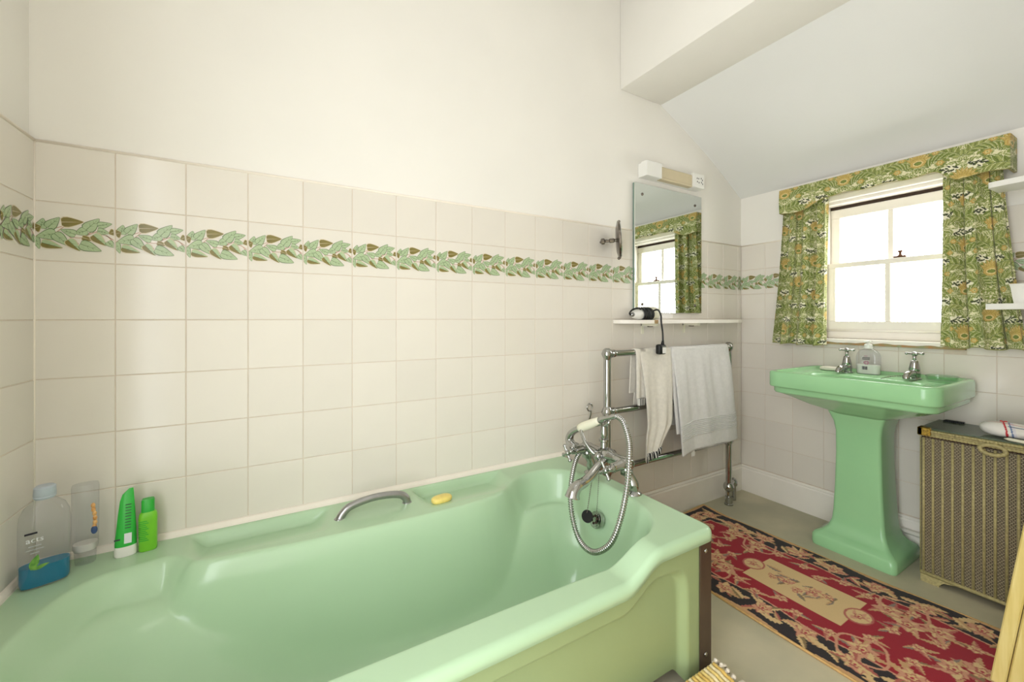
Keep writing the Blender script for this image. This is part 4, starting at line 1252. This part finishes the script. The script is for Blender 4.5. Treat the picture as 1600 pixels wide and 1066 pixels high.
obj('red_knot', join(ball((2.955, -1.120, .692), .007, 10, 8), tube([(2.955, -1.120, .692), (2.948, -1.108, .698)], .003, 6)), mat('red_ribbon', (206, 56, 62), .6), bu, True)
tag(obj('stick', lathe((2.880, -1.128, .6455), (2.850, -1.26, .6455), [(0, .001), (.08, .005), (.15, .006), (1, .006)], 12), M['ivory'], None, True), 'thin ivory stick lying in front of the cloth bundle', 'stick')

# ================================================================== RUG
RX_0, RX_1, RY_0, RY_1 = 2.038, 2.668, -0.045, -1.325
dw = .0026
rw, rh = int((RX_1 - RX_0) / dw), int((RY_0 - RY_1) / dw)
def rug_paint():
    RED, BLKR, BEI, PNK, PNK2, ROSE, OLV, GRY, TAN = map(np.array, ((158, 18, 40), (40, 32, 36), (222, 190, 138), (212, 154, 124), (184, 100, 88), (180, 52, 66), (140, 116, 80), (140, 122, 110), (204, 160, 114)))
    im = canvas(rh, rw, RED); r_ = np.random.default_rng(21)
    bw = int(.115 / dw); ew = int(.022 / dw)
    def half(fn):
        fn(lambda x, y: (x, y), 0); fn(lambda x, y: (rw - 1 - x, rh - 1 - y), PI)
    gx, gy = np.meshgrid(np.arange(rw), np.arange(rh))
    wob = 3 * np.sin(gy / 21.0); wob2 = 3 * np.sin(gx / 19.0)
    bd = np.minimum(np.minimum(gx + wob, rw - 1 - gx - wob), np.minimum(gy + wob2, rh - 1 - gy - wob2))
    im[bd < bw] = BLKR; im[np.abs(bd - bw) < 1.3] = PNK
    kw = dict(wrap=False)
    def blossom(x, y, R, rot, pal=(PNK, BEI, PNK2)):
        n = 7
        for k in range(n):
            a = rot + k * 2 * PI / n + r_.uniform(-.2, .2)
            leaf(im, x, y, R * r_.uniform(.85, 1.15), R * .40, a, pal[k % 2], pal[0] if k % 3 else pal[1], None, pal[2] if k % 2 else None, bend=r_.uniform(-.2, .2), serr=.22, **kw)
        disc(im, x, y, R * .42, R * .38, PNK2, None, 5, .2, **kw); disc(im, x + 1, y, R * .26, R * .24, BEI, None, 5, .2, **kw); disc(im, x, y, R * .13, R * .12, ROSE, **kw)
    def sprayleaf(x, y, L, a, c, c2):
        leaf(im, x, y, L, L * .2, a, c, c2, None, None, bend=r_.uniform(-.35, .35), serr=.35, **kw)
    # border: scrolls, leaves and blossoms
    per_ = []
    m = bw * .58
    step = 27
    y = m
    while y < rh - m: per_.append((m, y, 0)); per_.append((rw - 1 - m, rh - 1 - y, PI)); y += step
    x = m + step
    while x < rw - m - step * .5: per_.append((x, m, PI / 2)); per_.append((rw - 1 - x, rh - 1 - m, -PI / 2)); x += step
    for i, (x, y, a) in enumerate(per_):
        for k in range(4):
            aa = a + PI / 2 * r_.choice([-1, 1]) + r_.uniform(-.9, .9)
            sprayleaf(x + r_.uniform(-8, 8), y + r_.uniform(-8, 8), r_.uniform(18, 30), aa, [TAN, PNK, BEI, OLV][r_.integers(4)], [BEI, TAN, PNK2][r_.integers(3)])
        if (i // 2) % 2 == 0: blossom(x + r_.uniform(-5, 5), y, 14, r_.uniform(0, 6), (PNK, BEI, PNK2))
    im[bd < ew * .45] = TAN
    # red field sprays
    pts = []
    for _ in range(2500):
        x, y = r_.uniform(bw + 10, rw - bw - 10), r_.uniform(bw + 10, rh / 2)
        mx, my = abs(x - rw / 2) * dw, abs(y - rh / 2) * dw
        if mx < .125 and my < .245: continue
        if all((x - a) ** 2 + (y - b2) ** 2 > 28 ** 2 for a, b2 in pts) and all((x - (rw - a)) ** 2 + (y - (rh - b2)) ** 2 > 27 ** 2 for a, b2 in pts): pts.append((x, y))
    for i, (x, y) in enumerate(pts):
        big = i % 3 == 0
        for q in (0, 1):
            X_, Y_, ro = (x, y, 0) if q == 0 else (rw - 1 - x, rh - 1 - y, PI)
            for k in range(5 if big else 3):
                sprayleaf(X_, Y_, 27 if big else 19, ro + k * 1.3 + i, [OLV, TAN, PNK, GRY][(k + i) % 4], [TAN, PNK2][k % 2])
            blossom(X_, Y_, 16 if big else 8, ro + i, (PNK, BEI, PNK2))
    # scroll arcs
    for sx_, sy_ in ((.23, .30), (.77, .30), (.23, .70), (.77, .70)):
        cx0, cy0 = rw * sx_, rh * sy_
        rr = np.hypot(gx - cx0, (gy - cy0)); an = np.arctan2(gy - cy0, gx - cx0)
        mk = (np.abs(rr - 26 - 2 * np.sin(4 * an)) < 1.6) & (bd > bw * .7); im[mk] = PNK
    # medallion
    mx, my = np.abs(gx - rw / 2) * dw, np.abs(gy - rh / 2) * dw
    body = (mx < .104) & (my < .174)
    ends = (((gx - rw / 2) * dw / .046) ** 2 + ((my - .186) / .040) ** 2 < 1)
    mm = body | ends
    edge = mm & ~(np.roll(mm, 1, 0) & np.roll(mm, -1, 0) & np.roll(mm, 1, 1) & np.roll(mm, -1, 1))
    grow = mm.copy()
    for _ in range(2): grow |= np.roll(grow, 1, 0) | np.roll(grow, -1, 0) | np.roll(grow, 1, 1) | np.roll(grow, -1, 1)
    im[grow] = RED; im[mm] = BEI
    rng_e = ((((gx - rw / 2) * dw / .044) ** 2 + ((my - .186) / .038) ** 2 - 1) ** 2 < .03); im[rng_e] = PNK2
    for q in range(14):
        sprayleaf(rw / 2 + r_.uniform(-22, 22), rh / 2 + r_.uniform(-42, 42), r_.uniform(14, 26), r_.uniform(0, 6.3), [OLV, GRY][q % 2], [GRY, TAN][q % 2])
    for ox, oy, R in ((0, -20, 11), (5, 14, 13), (-10, 0, 8), (10, 32, 7), (-8, -38, 7)):
        blossom(rw / 2 + ox, rh / 2 + oy, R, ox, (PNK, BEI, ROSE))
    for q in (-1, 1): blossom(rw / 2, rh / 2 + q * .186 / dw, 13, q, (BEI, PNK, BEI))
    return lin(im)
RUGC = rug_paint()
U, V_ = np.meshgrid(np.linspace(0, 1, rw), np.linspace(0, 1, rh))
XG = RX_0 + (RX_1 - RX_0) * U + .02 * V_ * 0 ; YG = RY_0 + (RY_1 - RY_0) * V_
XG = XG + .004 * np.sin(V_ * 9) + .055 * V_ * U
ZG = .008 + .0015 * np.sin(U * 9 + V_ * 13) + .012 * sstep(.12, 0, V_) * sstep(.6, 1, U)
edge_ = np.minimum(np.minimum(U, 1 - U) * (RX_1 - RX_0), np.minimum(V_, 1 - V_) * (RY_0 - RY_1))
ZG = np.where(edge_ < .004, ZG - .006, ZG)
M['rug'] = mat('wool_needlepoint', (150, 40, 40), .95, attr='Col', var=.10, scale=420, bump=.6, bscale=600, sheen=.1)
rug = thing('needlepoint_rug', 'red floral runner rug with black border and beige medallion', 'rug', (2.35, -.70, 0))
o = obj('pile', grid(XG, YG, ZG), M['rug'], rug, True); set_colors(o, RUGC.reshape(-1, 3)); solid(o, .006)
bnd = mat('tan_rug_binding', (206, 166, 108), .9, var=.1, scale=90)
for xe in (0, rw - 1):
    obj('binding', tube([(XG[j, xe], YG[j, xe], ZG[j, xe] + .002) for j in range(0, rh, 6)], .0045, 6), bnd, rug, True)
for ye in (0, rh - 1):
    obj('binding', tube([(XG[ye, j], YG[ye, j], ZG[ye, j] + .002) for j in range(0, rw, 6)], .0045, 6), bnd, rug, True)

# ================================================================== BATH MAT (bottom edge of the view)
mt = thing('bath_mat', 'yellow woven bath mat with white knotted fringe by the bath corner', 'bath mat', (1.55, -1.05, 0))
ca, sa = math.cos(-.03), math.sin(-.03)
m0 = np.array([1.668, -0.768])
ud = np.array([-1.0, -0.0]); vd = np.array([0.22, -1.0])
def lift(d): return float(.056 * sstep(.15, 0.0, d))      # the far edge rides up against the bath panel
yc = [mat('mat_straw_%s' % n_, c_, .95, var=.12, scale=90, bump=.6, bscale=300) for n_, c_ in (('gold', (214, 180, 100)), ('cream', (230, 214, 170)), ('yellow', (222, 196, 122)))]
nr = 34
base_b = []
for i in range(nr):
    pts = []
    for j in range(60):
        p = m0 + ud * (.010 + i * .0135) + vd * (.006 + j * .0125)
        pts.append((p[0], p[1], .0095 + .003 * math.sin(j * PI + i * PI) + lift(.006 + j * .0125)))
    obj('yarn_row', tube(pts, [.0068 + .0012 * math.cos(j * PI) for j in range(60)], 7), yc[(i * 7 + i // 3) % 3], mt, True)
bt = np.linspace(0, .75, 40)
q = np.array([[[*(m0 + ud * u_ + vd * t_), .004 + lift(t_)] for u_ in (0, .47)] for t_ in bt])
solid(obj('backing', grid(q[:, :, 0], q[:, :, 1], q[:, :, 2]), yc[1], mt), .003, 0)
fm = mat('white_cotton_fringe', (226, 216, 200), .95, var=.1, scale=120)
rr_ = random.Random(3)
fr_parts = []
for i in range(46):
    p = m0 + vd * (i * .0165 + .004)
    e = p + np.array([.030 + rr_.uniform(-.006, .012), rr_.uniform(-.012, .012)])
    mdl = (p + e) / 2 + np.array([0, rr_.uniform(-.006, .006)]); lf = lift(i * .0165 + .004)
    obj('fringe_knot', join(tube(catmull([(p[0] - .006, p[1], .010 + lf), (mdl[0], mdl[1], .014 + lf * .9), (e[0], e[1], .004 + lf * .7)], 4), [.004] * 4 + [.0045] * 4 + [.002], 6), ball((p[0] + .008, p[1], .011 + lf), .0065, 8, 6)), fm, mt, True)

# ================================================================== PINE PANEL leaning at right
pp = thing('pine_panel', 'yellow pine board panel leaning at the lower right edge', 'panel', (2.32, -1.55, 0.008))
th = math.radians(7.4); c7, s7 = math.cos(th), math.sin(th)
PW = .36
piv = np.array([-1.199 - PW * c7, .0125])     # lower near corner on the rug/floor
def pbox(x0, x1, a0, a1, h0, h1, bev=.002):
    """a across (from near corner towards +y), h up the panel"""
    v, f = box(x0, x1, a0, a1, h0, h1, bev)
    return [(x, piv[0] + a * c7 - h * s7, piv[1] + a * s7 + h * c7) for x, a, h in v], f
obj('edge_stile', pbox(2.302, 2.328, PW - .028, PW, 0, 1.75, .003), M['pine'], pp)
obj('board', pbox(2.309, 2.326, PW - .098, PW - .0295, 0, 1.75, .003), M['pine'], pp)
obj('board', pbox(2.309, 2.326, PW - .1685, PW - .0995, 0, 1.75, .003), M['pine'], pp)
obj('board', pbox(2.309, 2.326, PW - .239, PW - .170, 0, 1.75, .003), M['pine'], pp)
obj('board', pbox(2.309, 2.326, .029, PW - .2405, 0, 1.75, .003), M['pine'], pp)
obj('edge_stile', pbox(2.302, 2.328, 0, .0275, 0, 1.75, .003), M['pine'], pp)
obj('ledge', pbox(2.328, 2.345, .01, PW - .01, .25, .33), M['pine'], pp)

# ================================================================== BOTTLES ON THE BATH
M['blueliq'] = mat('blue_liquid', (28, 124, 160), .12, var=.03)
M['capgrey'] = mat('translucent_cap', (186, 196, 206), .35, var=.03)
M['lime'] = mat('lime_plastic', (120, 200, 50), .3, var=.04)
M['limeg'] = mat('bright_green_plastic', (50, 176, 60), .3, var=.03)
M['green2'] = mat('tube_green', (56, 186, 70), .28, var=.03)
M['whiteprint'] = mat('white_print', (232, 234, 236), .5)
M['leafprint'] = mat('leaf_sticker_green', (80, 140, 60), .4, rgb2=(130, 180, 80), scale=120)
M['orange'] = mat('orange_sticker', (216, 150, 80), .4, rgb2=(236, 190, 130), scale=150)
M['navy'] = mat('navy_sticker', (60, 84, 130), .4)
M['pearl'] = mat('pearly_residue', (228, 222, 214), .5)
ZB0 = BZ + .0005
# 1: big clear bottle with blue liquid, oval section turned toward the room
b1 = thing('liquid_bottle', 'large clear bottle with blue liquid in the bath corner', 'bottle', (.056, -.108, ZB0))
def ov(hx, hy, z, c=(.056, -.108), a=.35, n=40, p=2.6):
    out = []
    for k in range(n):
        th_ = 2 * PI * k / n
        x = hx * np.sign(math.cos(th_)) * abs(math.cos(th_)) ** (2 / p); y = hy * np.sign(math.sin(th_)) * abs(math.sin(th_)) ** (2 / p)
        out.append((c[0] + x * math.cos(a) - y * math.sin(a), c[1] + x * math.sin(a) + y * math.cos(a), ZB0 + z))
    return out
obj('liquid', loft([ov(.039, .019, .003), ov(.041, .021, .012), ov(.041, .0215, .050)]), M['blueliq'], b1, True, sharp=50)
obj('shell', loft([ov(.038, .019, 0), ov(.042, .0225, .006), ov(.043, .0235, .03), ov(.043, .0235, .145), ov(.041, .0225, .168), ov(.034, .020, .186), ov(.022, .017, .198), ov(.0155, .0155, .204)]), M['clearthin'], b1, True, sharp=60)
obj('cap', lathe((.056, -.108, ZB0 + .204), (.056, -.108, ZB0 + .234), [(0, .017), (.15, .0195), (.25, .0185), (.3, .0195), (.9, .0185), (1, .015)], 24), M['capgrey'], b1, True, sharp=40)
def on_b1(vf, du, dz, off=.0242, a=.35, c=(.056, -.108)):
    v, f = vf
    return [(c[0] + (q[0] + du) * math.cos(a) + off * math.sin(a), c[1] + (q[0] + du) * math.sin(a) - off * math.cos(a), ZB0 + dz + q[1]) for q in v], f
obj('lettering', on_b1(text_vf('acts', .018), -.016, .112), M['whiteprint'], b1)
obj('lettering', on_b1(text_vf('naturals', .007), -.016, .101), M['whiteprint'], b1) if False else None
obj('brand_strip', on_b1(box(-.010, .010, 0, .0045, 0, .0002), -.022, .131), M['print'], b1)
for i, w in enumerate((.010, .014, .007)):
    obj('printed_line', on_b1(box(-w, w, 0, .002, 0, .0002), -.016, .102 - i * .008), M['whiteprint'], b1)
def leafpoly(L, w, ang, ox, oy):
    ts = np.linspace(0, 1, 9); up = [(t * L, w * math.sin(PI * t ** .8)) for t in ts]; dn = [(t * L, -w * math.sin(PI * t ** .8)) for t in ts[::-1][1:-1]]
    ca_, sa_ = math.cos(ang), math.sin(ang)
    pts = [(ox + x * ca_ - y * sa_, oy + x * sa_ + y * ca_, 0) for x, y in up + dn]
    return pts, [tuple(range(len(pts)))]
obj('leaf_sticker', join(on_b1(leafpoly(.036, .0075, 1.25, -.022, .048), 0, 0), on_b1(leafpoly(.028, .0045, .25, -.020, .048), 0, 0, .0244)), M['leafprint'], b1)
# 2: clear bottle standing on its cap
b2 = thing('shampoo_bottle', 'empty clear bottle standing upside down on its cap, orange sticker', 'bottle', (.108, -.045, ZB0))
c2 = (.108, -.045)
def o2(hx, hy, z): return ov(hx, hy, z, c2, .1, 32, 2.4)
obj('cap', loft([o2(.019, .015, 0), o2(.0195, .0155, .004), o2(.0205, .0165, .03), o2(.020, .016, .033)]), M['clearthin'], b2, True, sharp=50)
obj('residue', loft([o2(.021, .0165, .034), o2(.0225, .0175, .04), o2(.023, .018, .052)]), M['pearl'], b2, True, sharp=50)
obj('shell', loft([o2(.021, .017, .033), o2(.0245, .0185, .042), o2(.025, .0195, .10), o2(.0255, .0195, .17), o2(.0255, .0195, .198), o2(.024, .018, .205), o2(.020, .014, .2055)]), M['clearthin'], b2, True, sharp=60)
obj('sticker', join(*[ball((c2[0] + .0205 + .002 * math.sin(i), c2[1] - .014 + .001 * math.cos(i * 2), ZB0 + .095 + i * .011), .0085, 10, 6, (.55, .35, .8)) for i in range(6)]), M['orange'], b2, True)
obj('sticker_base', ball((c2[0] + .0205, c2[1] - .014, ZB0 + .086), .012, 12, 8, (.55, .35, .9)), M['navy'], b2, True)
# 3: green tube on white cap
b3 = thing('green_tube', 'tapered green tube standing on a white cap beside the lime bottle', 'tube', (.188, -.052, ZB0))
def o3(hx, hy, z, dx=0.0): return ov(hx, hy, z, (.188 + dx, -.052), .12, 32, 2.2)
obj('cap', loft([o3(.0215, .0135, 0), o3(.023, .0145, .004), o3(.023, .0145, .024), o3(.022, .0138, .027)]), M['white'], b3, True, sharp=50)
obj('tube', loft([o3(.0222, .014, .027), o3(.0222, .0138, .035), o3(.020, .0115, .07, .001), o3(.0175, .008, .11, .002), o3(.0145, .0045, .145, .003), o3(.0115, .0016, .163, .005), o3(.004, .0006, .178, .0115)]), M['green2'], b3, True, sharp=60)
def on_b3(x0, x1, z0, z1, m_, nm, y=-.0658):
    t_ = (z0 + z1) / 2
    sl = (.0138 - .0045) / .11
    f_ = lambda z: -.052 - .0012 - max(.0138 - (z - .035) * sl, .002)
    V = [(x0, f_(z0) , ZB0 + z0), (x1, f_(z0) + .0010, ZB0 + z0), (x1, f_(z1) + .0010, ZB0 + z1), (x0, f_(z1), ZB0 + z1)]
    obj(nm, (V, [(0, 1, 2, 3)]), m_, b3)
on_b3(.188, .203, .036, .062, M['whiteprint'], 'label_patch')
on_b3(.168, .180, .046, .050, M['print'], 'label_bar')
for i in range(8): on_b3(.190 + i * .0014, .1907 + i * .0014, .040, .056, M['print'], 'barcode_bar') if False else None
for i in range(9): on_b3(.189, .201, .075 + i * .0075, .0768 + i * .0075, M['limeg'] if False else M['print'], 'printed_line')
# 4: lime bottle
b4 = thing('lime_bottle', 'short lime green bottle with darker green cap by the tiled wall', 'bottle', (.233, -.048, ZB0))
def o4(hx, hy, z): return ov(hx, hy, z, (.233, -.048), .1, 32, 3.2)
obj('body', loft([o4(.0175, .0115, 0), o4(.0195, .013, .003), o4(.0198, .0133, .09), o4(.0185, .0125, .100), o4(.0145, .0115, .106)]), M['lime'], b4, True, sharp=60)
obj('cap', loft([o4(.0140, .0115, .106), o4(.0138, .0113, .136), o4(.0125, .010, .140)]), M['limeg'], b4, True, sharp=50)
for i in range(11):
    z = .030 + i * .0052
    obj('printed_line', box(.216, .216 + .021 - (i % 3) * .003, -.0625, -.0618, ZB0 + z, ZB0 + z + .0020), M['limeg'], b4)
